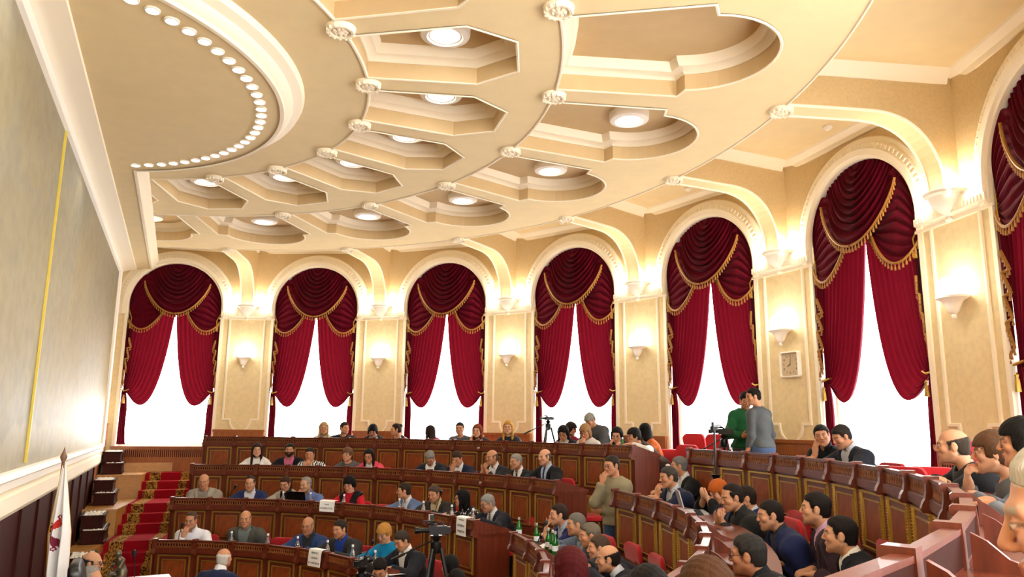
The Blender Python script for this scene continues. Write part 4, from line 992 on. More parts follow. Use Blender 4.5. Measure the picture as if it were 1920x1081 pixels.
def make_person(sp):
    g = Person(sp); h = sp['h']; e = empty('person', sp['loc'], sp['rz'], sp['label'], 'person')
    dz = A_([0, 0, g.dz])
    out = {}
    def bb(pts, pad): pts = np.array(pts); return pts.min(0)-pad, pts.max(0)+pad
    J = [g.pel, g.C7, g.head+A_([0, 0, .05]), *g.sh.values()]+[v for a in g.arm.values() for v in (a['el'], a['wr'], a['wr']+a['hd']*.15)]
    Lg = [v for t in g.leg.values() for v in t]+[t[2]*A_([1, 1, 0])+A_([0, .12, .0]) for t in g.leg.values()]
    lo, hi = bb(J+Lg, .17); lo[2] = -.02
    V, F = nets(g.body, lo, hi, h); out['body'] = link('body', np_mesh('body', V+dz, F, [M_skin], g.skin_col(V)), e)
    lo2, hi2 = bb([g.pel-A_([0, 0, .12]), g.C7+g.sd*.05, *g.sh.values()]+[v for a in g.arm.values() for v in (a['el'], a['wr'])], .19)
    def gar(name, fn, m_, hh=h, l_=lo2, h_=hi2):
        V, F = nets(fn, l_, h_, hh)
        if len(V) > 20: return link(name, np_mesh(name, V+dz, F, [m_]), e)
    top = sp.get('top', 'suit'); pz = g.pel[2]; hem = pz-.09 if not g.stand else pz+.005
    nb = g.nk
    if top == 'suit':
        gar('jacket', lambda p: g.garment(p, .024, .012, hem-.03, .012, V=.085), cloth(sp.get('c', '#20232d'), sp.get('pat')), h)
        ls, hs = bb([g.pel+g.sd*.1, g.C7+g.sd*.12, *g.sh.values()], .16)
        gar('shirt', lambda p: np.minimum(g.garment(p, .009, None, pz+.05, .0, arms=False), g.collar(p)), cloth(sp.get('s', '#e9e8ea')), min(h, .009), ls, hs)
        if sp.get('tie'):
            def tie(p):
                x = (p-g.C7) @ g.side; f = (p-g.C7) @ g.fw; t = (p-g.C7) @ g.sd; d = np.abs(g.d_torso(p, .012))-.006
                return np.maximum(np.maximum(np.maximum(d, np.abs(x)-(.016+.05*np.clip(-t, 0, .4)*.6)), -f+.02), np.maximum(t-.045, -t-.36))
            gar('tie', tie, cloth(sp['tie']), .008, ls, hs)
    else:
        gar({'shirt': 'shirt', 'blouse': 'blouse', 'sweater': 'sweater', 'coat': 'jacket'}[top], lambda p: g.garment(p, .014 if top != 'coat' else .028, .015 if not sp.get('short') else .20, hem, sp.get('nk', .008), V=sp.get('V')), cloth(sp.get('c', '#888888'), sp.get('pat')), h)
        ls, hs = bb([g.pel+g.sd*.1, g.C7+g.sd*.12, *g.sh.values()], .16)
        if sp.get('V'): gar('undershirt', lambda p: g.garment(p, .007, None, pz+.05, .0, arms=False), cloth(sp.get('s', '#e9e8ea')), min(h, .010), ls, hs)
        if top == 'shirt' or sp.get('col'): gar('collar', lambda p: g.collar(p, .068), cloth(sp.get('colc', sp.get('c', '#888888'))), .008, ls, hs)
        if sp.get('vest'):
            gar('vest', lambda p: np.maximum(g.garment(p, .027, None, hem, .02, V=.07, arms=False), np.abs((p-g.C7) @ g.side)-.175), cloth(sp['vest']), h, lo2, hi2)
    ll, hl = bb([g.pel]+Lg, .16)
    def trs(p):
        d = g.d_legs(p, .012, .07); d = smin(d, ell(p, g.pel+A_([0, -.01, 0]), A_([.175, .135, .135])+.008), .03); return np.maximum(d, p[:, 2]-g.pel[2]-.09)
    gar('trousers', trs, cloth(sp.get('t', '#1c1d22')), max(h, .011), ll, hl)
    gar('shoes', lambda p: np.maximum(g.d_feet(p, .004), p[:, 2]-.11), mat('shoe_leather', '#140f0d', .35), .009, ll, A_([hl[0], hl[1], .16]))
    if sp.get('hair', 'short') != 'none':
        c0 = g.head; V, F = nets(g.hair, c0-A_([.2, .22, .42 if sp.get('hair') in ('long', 'pony', 'bob') else .17]), c0+A_([.2, .2, .18]), min(h, .008))
        if len(V) > 10: link('hair' if sp.get('hair') != 'cap' else 'cap', np_mesh('hair', V+dz, F, [hair_mat(sp.get('hc', '#1b1512'))]), e)
    if sp.get('beard'):
        V, F = nets(g.beard, g.head-A_([.1, .1, .14]), g.head+A_([.1, .14, .02]), .006)
        if len(V) > 10: link('beard', np_mesh('beard', V+dz, F, [hair_mat(sp['beard'])]), e)
    if sp.get('glasses'):
        m = MB()
        for q in (1, -1):
            m.tube([g.hp(q*.033+.021*math.cos(t), .099-.004*abs(math.cos(t)), .004+.016*math.sin(t))+dz for t in np.linspace(0, 2*PI, 13)[:-1]], .0019, 5, closed=True)
            m.tube([g.hp(q*.054, .094, .008)+dz, g.hp(q*.076, .04, .01)+dz, g.hp(q*.08, -.012, .008)+dz], .0018, 5)
        m.tube([g.hp(-.012, .1, .008)+dz, g.hp(.012, .1, .008)+dz], .0018, 5); m.obj('glasses', M_metal, e, smooth=True)
    if sp.get('watch'):
        a = g.arm[sp['watch']]; ax = unit(a['wr']-a['el']); b = unit(np.cross(ax, A_([0, 0, 1.]))); c_ = np.cross(ax, b); o_ = a['wr']-ax*.02+dz
        m = MB(); m.tube([o_+(b*math.cos(t)+c_*math.sin(t))*.035 for t in np.linspace(0, 2*PI, 15)[:-1]], .007, 6, closed=True); m.obj('wristwatch', M_chrome, e, smooth=True)
    return e, g
# ---------------------------------------------------------------- people
_d, _b, _g = '#1d2029', '#1f2a4d', '#4b5058'
NAVY, DARK, GREYS, BLUE = '#161c36', '#17181c', '#3b3c40', '#23336b'
# id, head-centre pixel, row, head offset from the rail (units) or -distance, head facing (0 to camera, + picture right), pitch, options, label
PEOPLE = [
 ('A', 607, 802, 1.0, 0, 5, dict(f=1, hair='long', hc='#b79a6a', top='blouse', c='#d9d6cf'), 'woman with long fair hair in a pale top before the second window'),
 ('A', 646, 802, .9, 35, 5, dict(top='sweater', c='#24262c', hc='#2a211b'), 'young man in a dark top glancing right before the second window'),
 ('A', 699, 807, .8, -10, 32, dict(f=1, hair='bob', hl=.02, hc='#0e0c0c', top='suit', c='#15161a', s='#8d8a88'), 'woman with black hair looking down at the top desk beside the second pilaster'),
 ('A', 742, 805, .8, -75, 5, dict(f=1, hair='bun', hc='#2b1b15', top='blouse', c='#3a3b3e', pat='dots'), 'woman with a hair bun in a black and grey top turned left'),
 ('A', 806, 809, 1.0, -165, 8, dict(f=1, hair='long', hc='#2a1c1a', top='blouse', c='#b01f35'), 'woman in red with dark hair turned away before the third window'),
 ('A', 862, 803, .9, -10, 5, dict(hair='short', hc='#2e2824', top='sweater', c='#55585c', s='#cfcfcf', arms='fold'), 'young man in a grey top before the third window'),
 ('A', 895, 807, .8, -20, 10, dict(f=1, hair='long', hc='#7c3a1d', top='blouse', c='#23252d', ar='cheek', skin='#d9a584'), 'red-haired woman resting her cheek on her hand at the top desk'),
 ('A', 953, 801, .8, -12, 4, dict(f=1, hair='long', hc='#c0913f', top='sweater', c='#26282d', skin='#d8a683'), 'blonde woman in a charcoal sweater sitting before the third pilaster'),
 ('A', 1056, 811, .7, -18, 26, dict(f=1, hair='bob', hc='#17110f', top='suit', c='#121216', s='#c9b9a8', glasses=1), 'dark-haired woman in glasses and black bent over the top desk'),
 ('A', 1071, 804, 1.5, 80, 20, dict(f=1, hair='bob', hc='#241814', top='blouse', c='#8e1f36'), 'woman in dark red half hidden behind the woman in glasses'),
 ('A', 1097, 808, .8, -20, 30, dict(f=1, hair='bob', hc='#9b7650', top='blouse', c='#c9c6c0', ar='mouth'), 'fair-haired woman in a pale blouse beside the stooping person in a cap'),
 ('A', 1106, 787, 1.4, -40, 40, dict(stand=1, lean=42, hair='cap', hc='#8a8880', top='coat', c='#4a4c4e', t='#2b2d33', arms='hold'), 'person in a grey cap and dark jacket stooping over the top desk'),
 ('A', 1157, 815, .7, -15, 20, dict(f=1, hair='long', hl=.12, hc='#120e0d', top='suit', c='#131317', s='#2a2a2e', ar='cheek', skin='#d6a384'), 'long-haired woman in black leaning on her hand by the green bottle'),
 ('A', 1188, 817, .5, -60, 12, dict(f=1, hair='pixie', hc='#1a1210', top='blouse', c='#dedad4', vest='#3a2a22', lean=52), 'woman in a brown vest and white sleeves leaning over the end of the top desk'),
 ('A', 1209, 808, 1.0, -140, 10, dict(f=1, hair='long', hl=.1, hc='#0f0c0c', top='blouse', c='#c2622f'), 'black-haired woman in orange behind the woman in the brown vest'),
 ('B', 482, 843, .8, 0, 4, dict(f=1, hair='long', hl=.26, hc='#2c1a12', top='suit', c='#e4e2df', s='#e9e7e4', skin='#d3a080'), 'woman with very long brown hair in a white jacket'),
 ('B', 543, 843, .9, -5, 4, dict(c=DARK, s='#d26f92', beard='#2a1d17', hc='#241a15', skin='#c48c6a'), 'bearded man in a dark suit and pink shirt'),
 ('B', 581, 851, .7, -12, 10, dict(top='sweater', c='#20222c', pat='zebra', hc='#2a2320', arms='clasp'), 'man in a black and white zebra patterned sweater'),
 ('B', 651, 851, .8, -25, 6, dict(f=1, hair='pixie', hc='#6b4a34', top='sweater', c='#57545a', skin='#d29c7c', w=1.08), 'short-haired woman in a grey sweater'),
 ('B', 692, 854, .8, -20, 18, dict(f=1, hair='long', hl=.16, hc='#1d1311', top='suit', c='#d8445c', s='#d4cfcd', glasses=1), 'woman in glasses and a coral pink jacket'),
 ('B', 806, 858, .5, -15, 50, dict(c='#22242c', hc='#7a7772'), 'grey-haired man in a dark suit bowing his head over the desk'),
 ('B', 857, 859, .6, -25, 30, dict(c=NAVY, ar='face', hc='#3b2a21'), 'man in a navy suit covering his face with his hand'),
 ('B', 922, 857, .7, -50, 8, dict(hair='bald', c='#2b2c30', s='#e6e6ea', arms='clasp', hc='#4c453f', skin='#bb8460'), 'bald man in a dark suit with hands clasped before his chin'),
 ('B', 967, 865, .7, -50, 8, dict(c='#212227', hc='#8b8883', tie='#1a1a22', skin='#c08a66'), 'grey-haired man in a dark suit and tie at the second desk'),
 ('B', 1021, 856, .8, -50, 8, dict(hair='bald', c='#17181b', s='#a9b9d6', tie='#2c3550', hc='#5b524b', skin='#cf9b78'), 'bald man in black with light blue shirt and tie ending the second desk'),
 ('C', 382, 902, .7, -12, 14, dict(hair='bald', top='sweater', c='#8d857a', vest='#9b9387', w=1.12, arms='fold', hc='#5d5148'), 'shaven-headed man in a beige vest at the stair end of the third desk'),
 ('C', 469, 905, .7, -12, 10, dict(hair='recede', c='#1d2c55', s='#d9dde6', hc='#3b2f27', skin='#cf9a78'), 'man in a blue suit with an open white shirt'),
 ('C', 535, 906, .7, -25, 22, dict(f=1, hair='pony', hc='#3a2318', top='suit', c='#a39b8b', s='#1e1f24', skin='#c58f6f'), 'woman with a ponytail in a beige jacket looking down'),
 ('C', 573, 908, .6, -40, 12, dict(hair='recede', top='shirt', c='#5b6ea3', hc='#8a837b', ar='chin', skin='#c99875'), 'man in a blue shirt with his hand at his mouth behind a laptop'),
 ('C', 655, 907, .75, -25, 26, dict(f=1, hair='bob', hl=.0, hc='#0f0c0d', top='blouse', c='#b81226', vest='#131316', skin='#d6a183'), 'black-haired woman in a red blouse and black vest'),
 ('C', 757, 920, .7, -85, 6, dict(c='#5a6f96', s='#d8dbe2', hc='#2c221c', hair='short'), 'man in a light blue-grey suit turned left'),
 ('C', 814, 925, .7, -35, 18, dict(c='#2a2827', s='#c8b893', hc='#4a3d33', w=1.1, skin='#c58d69'), 'heavy man in a brown-black suit and open shirt looking down'),
 ('C', 866, 934, .7, -95, 8, dict(f=1, hair='long', hl=.14, hc='#0c0b0d', top='blouse', c='#191a1e', pat='dots', glasses=1), 'black-haired woman in a polka dot blouse'),
 ('C', 914, 943, .75, -65, 22, dict(c='#191c26', s='#dcdee4', tie='#5d6270', hc='#8c8b88', glasses=1, w=1.08, skin='#c08c6c'), 'grey-haired man in glasses and dark suit at the end of the third desk'),
 ('D', 358, 975, .6, -22, 10, dict(hair='recede', top='shirt', c='#e6e8f2', ar='chin', hc='#4b3a2f', skin='#c38c6b'), 'man in a white shirt with his hand at his mouth'),
 ('D', 460, 972, .8, -10, 6, dict(hair='bald', c='#4a4a45', s='#6f7a78', hc='#6a5c50', arms='lap', w=1.08), 'bald man in a grey suit at the lowest desk'),
 ('D', 577, 985, .6, -22, 12, dict(hair='bald', c='#2b3f6e', s='#30343a', hc='#6a5f57', skin='#b98160'), 'bald man in a blue suit leaning on the lowest desk'),
 ('D', 637, 991, .6, -42, 12, dict(c='#2e3034', s='#23409a', hc='#2d241e', w=1.1), 'man in a charcoal suit and bright blue shirt behind the white sign'),
 ('D', 720, 999, .7, -35, 25, dict(f=1, hair='pixie', hc='#b3803c', top='blouse', c='#0c7fb4', skin='#d3a17f'), 'woman with short fair hair in a turquoise blouse'),
 ('D', 753, 1013, .6, -50, 28, dict(c='#1c1e26', s='#eceded', hc='#3a3029', hair='short', w=1.12), 'broad man in a dark suit and white shirt at the end of the lowest desk'),
 # right of the aisle
 ('C', 1047, 964, .7, -75, 4, dict(c='#1b2557', s='#aab6cd', ar='point', al='fold', watch=1, hc='#2f241e', w=1.08, skin='#cf9877'), 'man in a royal blue suit with a finger at his lips'),
 ('C', 1080, 982, .7, -78, 6, dict(c='#5d6c80', s='#9aa3ae', hc='#6b655e', hair='buzz', w=1.05), 'man in a grey-blue suit with cropped grey hair'),
 ('C', 1106, 1003, .65, -82, 10, dict(c='#2f333c', hc='#6c6357', hair='short'), 'grey-blond man in a dark jacket in the third right row'),
 ('C', 1122, 1026, .7, -82, 6, dict(c='#1f2434', hc='#4a3b30', hair='buzz', skin='#cf9673'), 'man with cropped brown hair, second nearest in the third right row'),
 ('C', 1140, 1047, .7, -88, 6, dict(c='#1b1f29', s='#c7ccd8', hc='#1d1613', hair='bald', skin='#cf9875'), 'balding dark-haired man in black, right of the red-haired woman'),
 ('C', -1068, 1066, 5.9, -140, 5, dict(f=1, hair='bob', hl=.05, hc='#4a0f12', top='blouse', c='#1a1518'), 'woman with dyed dark red hair at the bottom edge'),
 ('B', 1253, 894, .6, -65, 10, dict(pz=.48, c='#1a2039', s='#b9bfc9', hc='#3e3a37', ar='chin', al='fold', w=1.08), 'man in a navy suit with his hand on his chin by the silver laptop'),
 ('B', 1273, 873, 1.4, -88, 5, dict(c='#15161b', s='#d6d6da', hc='#6f6d6b'), 'grey-haired man in black half hidden behind the man with hand on chin'),
 ('B', 1347, 922, .85, -50, 28, dict(f=1, hair='bob', hl=.03, hc='#b0561c', top='suit', c='#141518', s='#1a1a1e', arms='phone', skin='#d5a080'), 'woman with orange hair looking at a phone'),
 ('B', 1372, 932, .55, -62, 15, dict(pz=.47, lt=.48, hair='recede', c='#1a1b1d', s='#24262a', arms='clasp', hc='#1c1512', watch=1, skin='#bf8a68'), 'balding man in black with clasped hands at his mouth'),
 ('B', 1397, 933, .95, -78, 4, dict(pz=.42, lt=.46, c='#1c2a5e', s='#c7cbd6', hc='#221a16', hair='buzz', arms='fold', w=1.08), 'man in a blue suit next to the balding man'),
 ('B', -1444, 965, 8.3, -75, 10, dict(pz=.44, lt=.47, c='#1d2650', s='#30343c', hc='#1a1412', arms='lap', w=1.18, hair='buzz', skin='#c79170'), 'stout man in a dark blue suit leaning on the desk'),
 ('B', -1529, 953, 7.8, -88, 2, dict(pz=.47, lt=.48, arms='lap', c='#3b2a36', s='#c9a0c4', hc='#1a1411', w=1.05, skin='#cf9a78'), 'man in a plum jacket and lilac shirt'),
 ('B', -1575, 1002, 7.0, -90, 2, dict(pz=.42, lt=.46, arms='lap', c='#13161f', s='#f0eee6', hc='#171210', w=1.05, skin='#d09b79'), 'man in a black jacket and white shirt nearest the front'),
 ('B', -1402, 1040, 6.1, -100, 6, dict(pz=.44, lt=.46, arms='lap', c='#101114', s='#191a1e', hc='#2a2826', hair='short', glasses=1, w=1.08, skin='#b37a5a'), 'dark grey-haired man in glasses and black, seen from behind at the bottom'),
 ('B', -1325, 1114, 3.6, -165, 5, dict(f=1, hair='bob', hl=.08, hc='#4a2d19', top='blouse', c='#2b2521'), 'brown-haired person seen from behind at the bottom edge'),
 ('B', -1216, 1118, 4.3, -175, 5, dict(f=1, hair='bob', hl=.04, hc='#100d0d', top='blouse', c='#18181b'), 'black-haired person seen from behind at the bottom edge'),
 ('A', 1541, 816, 1.0, -8, 8, dict(c='#0f1013', s='#17181b', ar='cheek', al='fold', hc='#1c1613', skin='#c48c69', hr=10), 'man in black resting his cheek on his hand at the top right desk'),
 ('A', 1578, 818, .85, -60, 28, dict(c='#1b1e29', s='#b3b7c0', hc='#25211f', w=1.06, skin='#bf8968'), 'man in a dark suit bending towards the man resting his cheek'),
 ('A', -1786, 836, 7.7, -88, 4, dict(hair='bald', top='coat', c='#17171a', hc='#3a3129', w=1.1, arms='fold', skin='#cc9674'), 'balding man in a black leather jacket'),
 ('A', -1862, 848, 6.5, -85, 6, dict(f=1, hair='pixie', hc='#5a3d28', top='sweater', c='#5d6068', ar='mouth', skin='#cf9a7a'), 'woman in a grey sweater with her hand at her mouth, beside the leather jacket'),
 ('A', -1918, 830, 5.7, -90, 5, dict(f=1, hair='bob', hc='#15120f', top='blouse', c='#6c7078'), 'dark-haired person cut off by the right edge'),
 ('A', -2035, 975, 1.75, -92, 12, dict(hair='short', hc='#b9b4aa', brow='#a09a90', top='shirt', c='#8f98a8', skin='#c89274', arms='fold'), 'white-haired man very close at the right edge'),
 # standing
 ('AS', 1398, 750, 1.85, 15, 26, dict(stand=1, lean=4, top='coat', c='#1f5a36', t='#3f4247', arms='hold', hc='#1d1613', w=.85), 'man in a green jacket standing and holding a tablet'),
 ('AS', 1412, 743, 1.55, -70, 12, dict(stand=1, lean=5, top='sweater', c='#4d5255', t='#45597c', arms='down', hc='#15110f', body=-135, w=.8), 'man in a grey sweater and jeans standing with his back turned'),
 ('CS', -1147, 872, 11.8, -45, 10, dict(stand=1, lean=3, top='coat', c='#8d8368', t='#3d5675', ar='mouth', al='cross', hc='#2b231d', glasses=1, body=-40, w=.84), 'man in a beige fleece and jeans standing in the aisle'),
 # floor of the hall
 ('M', -420, 1046, 13.0, 145, 0, dict(hair='bald', hc='#d2cec6', c='#1a2442', s='#e6e6e8', stand=0), 'white-haired man in a navy suit seen from behind on the floor'),
 ('M', -172, 1056, 11.6, 75, 5, dict(hair='bald', hc='#2c2622', c='#1a1b20', glasses=1, skin='#c99573', w=1.05), 'bald man in glasses facing right beside the flag'),
 ('M', -170, 1086, 10.6, 60, 5, dict(hair='recede', hc='#8f8a83', c='#20222a'), 'grey-haired man at the very bottom beside the flag'),
 ('M', -685, 1072, 10.6, 180, 5, dict(hair='short', hc='#17120f', c='#15161a', hr=0), 'dark-haired man seen from behind by the small video camera'),
 ('M', -712, 1066, 11.4, -15, 40, dict(hair='short', hc='#1b1512', c='#1d2024'), 'dark-haired man looking down by the small video camera'),
 ('M', -844, 1062, 10.4, -150, 8, dict(hair='short', hc='#12100f', c='#6d7785'), 'dark-haired man seen from behind under the tripod'),
 ('M', -856, 1090, 9.6, -170, 5, dict(hair='short', hc='#17130f', c='#202329'), 'lower dark-haired man seen from behind under the tripod'),
]
CHAIRS = []
def seat_people():
    for row, px, py, off, ha, hp, o, lab in PEOPLE:
        o = dict(o); r0 = row[0]; fl = FLOOR.get(r0, Z0)
        X = at_dist(-px, py, off) if px < 0 else on_cyl(px, py, RAIL[r0][0]+off)
        dist = float(np.linalg.norm(X-CV)); dc = math.atan2(CV[1]-X[1], CV[0]-X[0]); head = dc+R(ha)
        if o.get('stand') and 'body' not in o: o['body'] = ha
        if 'body' in o: bd = dc+R(o['body'])
        elif row == 'M': bd = head
        else:
            inw = math.atan2(OY-X[1], OX-X[0]); df = (head-inw+PI) % (2*PI)-PI; bd = inw+max(-R(25), min(R(25), df*.35))
        hy = math.degrees((head-bd+PI) % (2*PI)-PI); hy = max(-80, min(80, hy)); o['hy'] = hy; o['hp'] = hp
        o['hz'] = (X[2]-fl)*S; o['h'] = .0062 if dist < 6.6 else (.0078 if dist < 10 else .0105); 
        if dist < 4.3: o['h'] = .005
        if dist < 2.5: o['h'] = .004
        if r0 in RAIL:
            rr = math.hypot(X[0]-OX, X[1]-OY); o['reach'] = max(.18, min(.40, (rr-RAIL[r0][0])*S-.02)); o['desk'] = (RAIL[r0][1]-.145-fl)*S
        # a first pass gives the head's place in the body's frame
        g = Person(o); rz = bd-PI/2; c_, s_ = math.cos(rz), math.sin(rz); hl = g.head
        flz = fl
        if o.get('stand'): flz = X[2]-g.head[2]/S
        P0 = U(X[0], X[1], flz); o['loc'] = (P0.x-(hl[0]*c_-hl[1]*s_), P0.y-(hl[0]*s_+hl[1]*c_), P0.z); o['rz'] = rz; o['label'] = lab
        if o.get('stand') is None or o.get('stand') == 0:
            g.dz = 0 if abs(g.dz) < .0 else g.dz
        e, g = make_person(o)
        if not o.get('stand') and row != 'M': CHAIRS.append((o['loc'], rz, lab, g.dz))
seat_people()
# ---------------------------------------------------------------- chairs
def rounded(w_, d_, r, n=6):
    return [(sx*(w_-r)+r*math.cos(a), sy*(d_-r)+r*math.sin(a)) for sx, sy, a0 in ((1, 1, 0), (-1, 1, PI/2), (-1, -1, PI), (1, -1, 1.5*PI)) for a in np.linspace(a0, a0+PI/2, n)]
def pillow(m, w_, d_, h_, r, T, mi=0):
    rows = []
    for z, s_ in ((-h_, .90), (-h_*.6, .99), (0, 1.0), (h_*.6, .98), (h_, .86)):
        rows.append([T @ Vector((x*s_, y*s_, z)) for x, y in rounded(w_, d_, r)])
    m.grid(rows, cu=True, mi=mi); n = len(rows[0]); b = len(m.v)-5*n; m.f += [tuple(range(b, b+n))[::-1], tuple(range(b+4*n, b+5*n))]; m.m += [mi, mi]
def chair_meshes():
    d = {}
    m = MB(); pillow(m, .225, .22, .035, .07, Matrix.Translation((0, .03, .455))); d['seat'] = m.mesh('seat', M_chair, True)
    m = MB(); rows = []                                              # curved back
    T = Matrix.Translation((0, -.245, .69)) @ Matrix.Rotation(R(80), 4, 'X'); pillow(m, .225, .21, .03, .09, T)
    for i, v in enumerate(m.v): m.v[i] = (v[0], v[1]+.9*v[0]*v[0], v[2])
    d['backrest'] = m.mesh('backrest', M_chair, True)
    for k, (sx, sy) in enumerate(((1, 1), (-1, 1), (1, -1), (-1, -1))):
        m = MB(); m.tube([(sx*.20, sy*.18+.02, .43), (sx*.215, sy*.215+.02, .0)], .013, 8); d['leg%d' % k] = m.mesh('leg', M_metal, True)
    m = MB()
    for s_ in (1, -1): m.tube([(s_*.2, .2, .425), (s_*.2, -.2, .425), (s_*.2, -.255, .52), (s_*.2, -.27, .75)], .011, 8)
    m.tube([(-.2, .2, .425), (.2, .2, .425)], .011, 8); m.tube([(-.2, -.2, .425), (.2, -.2, .425)], .011, 8); d['frame'] = m.mesh('frame', M_metal, True)
    return d
CH = chair_meshes()
def chair(loc, rz, label):
    e = empty('chair', loc, rz, label, 'chair', 'red upholstered chairs at the desks')
    link('seat', CH['seat'], e); link('backrest', CH['backrest'], e); link('frame', CH['frame'], e)
    for k in range(4): link('leg', CH['leg%d' % k], e)
    return e
for loc, rz, lab, dz in CHAIRS:
    wd = lab.split()[:12]
    while wd[-1] in ('the', 'a', 'and', 'with', 'in', 'of', 'his', 'her', 'on', 'by', 'behind', 'before', 'to', 'at', 'or', 'second', 'top'): wd.pop()
    chair((loc[0]+.03*math.sin(rz), loc[1]-.03*math.cos(rz), loc[2]), rz, 'red chair of the '+' '.join(wd))
def chair_px(px, py, r, fl, ha, lab):
    X = on_cyl(px, py, r); a = math.atan2(OY-X[1], OX-X[0])+R(ha); chair(tuple(U(X[0], X[1], fl)), a-PI/2, lab)
chair_px(520, 1018, 5.95, FLOOR['D'], 0, 'empty red chair at the lowest desk between the grey and blue suited bald men')
chair_px(1287, 833, 11.8, -5.57, 0, 'left one of two empty red chairs by the window behind the aisle')
chair_px(1329, 833, 11.8, -5.57, 0, 'right one of two empty red chairs by the window, next to the video camera')
chair_px(1272, 850, 10.8, FLOOR['A']+.1, 0, 'empty red chair at the aisle end of the top right desk')
chair_px(1100, 930, 8.8, FLOOR['B'], -30, 'empty red chair in the aisle behind the standing man in beige fleece')
chair_px(1672, 880, 10.6, FLOOR['A'], 25, 'empty red chair just right of the man bending at the top desk')
chair_px(1745, 880, 11.0, FLOOR['A'], 60, 'empty red chair turned towards the window in the top right row')
chair_px(1775, 860, 11.75, -5.57, -20, 'empty red chair with its back to the window pilaster')
chair_px(705, 945, 7.15, FLOOR['C'], 0, 'empty red chair at the third desk between the woman in red and the blue-grey suit')
chair_px(722, 868, 8.8, FLOOR['B'], 0, 'empty red chair at the second desk right of the woman in coral pink')
# ---------------------------------------------------------------- things on the desks
def on_desk(px, py, row, off=.22):
    r, z = RAIL[row]; X = on_cyl(px, py, r+off); return U(X[0], X[1], z-.96+.815), math.atan2(X[1]-OY, X[0]-OX)
def bottle_meshes(gl, cap):
    m = MB(); m.lathe([(0, .0), (.030, .0), (.032, .01), (.032, .10), (.024, .14), (.013, .17), (.012, .205), (0, .205)], n=14); a = m.mesh('bottle_glass', gl, True)
    m = MB(); m.lathe([(.0145, .195), (.0145, .22), (.0, .222)], n=12); b = m.mesh('cap', cap, True)
    m = MB(); m.lathe([(.0325, .035), (.0325, .085)], n=14); l_ = m.mesh('paper_label', mat('bottle_label', '#dfe3ea', .6), True)
    return a, b, l_
M_clear = mat('clear_bottle_glass', '#e8eef0', .08, trans=.85); M_green = mat('green_bottle_glass', '#1f8a2e', .1, trans=.55)
BC = bottle_meshes(M_clear, mat('white_cap', '#e9e9ec', .4)); BG = bottle_meshes(M_green, mat('silver_cap', '#c9ccd0', .3, metal=.6))
def bottle(px, py, row, B_, label, off=.22):
    p, a = on_desk(px, py, row, off); e = empty('water_bottle', p, a, label, 'bottle', 'water bottles on the desks'); link('bottle_glass', B_[0], e); link('cap', B_[1], e); link('paper_label', B_[2], e)
for px, py, row, lab in [(434, 1004, 'D', 'in front of the bald man in grey'), (502, 1009, 'D', 'before the empty chair at the lowest desk'), (558, 1016, 'D', 'left of the bald man in blue'), (614, 1026, 'D', 'between the blue and charcoal suits'),
                         (661, 1036, 'D', 'right of the man in a charcoal suit'), (703, 1046, 'D', 'beside the woman in turquoise'), (531, 928, 'C', 'before the woman with a ponytail'), (582, 931, 'C', 'right of the black laptop'),
                         (645, 934, 'C', 'before the woman in red'), (749, 944, 'C', 'before the man in a blue-grey suit'), (794, 950, 'C', 'before the heavy man in brown-black'), (847, 958, 'C', 'before the woman in polka dots'), (887, 967, 'C', 'at the end of the third desk')]:
    bottle(px, py, row, BC, 'small clear water bottle '+lab)
bottle(1167, 827, 'A', BG, 'green bottle on the top desk by the long-haired woman in black')
for px, py, lab in [(973, 997, 'nearest the aisle'), (1006, 1016, 'under the microphone'), (1028, 1033, 'beside the white papers'), (1041, 1052, 'third from the aisle, next to glasses'), (1036, 1072, 'lowest one, left of the red-haired woman')]:
    bottle(px, py, 'C', BG, 'green bottle on the third right desk, '+lab, .3)
def microphone(px, py, bx, by, row, label, off=.3):
    p, a = on_desk(bx, by, row, off); X = on_cyl(px, py, RAIL[row][0]+off); h_ = U(*X); e = empty('microphone', p, 0, label, 'microphone', 'gooseneck microphones on the desks')
    q = h_-p; m = MB(); m.tube([(0, 0, .02), q*.35+Vector((0, 0, .03)), q*.7+Vector((0, 0, .02)), q], .005, 6); m.obj('gooseneck', M_metal, e, smooth=True)
    m = MB(); m.lathe([(0, 0), (.05, 0), (.05, .015), (.03, .025), (0, .025)], n=14); m.obj('base', M_black, e, smooth=True)
    d = (q-q*.7).normalized(); m = MB(); m.tube([q-d*.02, q+d*.01, q+d*.045, q+d*.055], [.012, .02, .02, .008], 10); m.obj('foam_head', M_black, e, smooth=True)
microphone(440, 914, 424, 926, 'C', 'gooseneck microphone between the beige vest and the blue suit')
microphone(676, 927, 659, 938, 'C', 'gooseneck microphone before the woman in red')
microphone(341, 986, 334, 996, 'D', 'gooseneck microphone at the hand of the man in the white shirt')
microphone(698, 1018, 681, 1038, 'D', 'gooseneck microphone before the woman in turquoise')
microphone(1023, 982, 1008, 1004, 'C', 'gooseneck microphone before the man with a finger at his lips')
microphone(826, 925, 815, 938, 'C', 'gooseneck microphone between the blue-grey and brown-black suits')
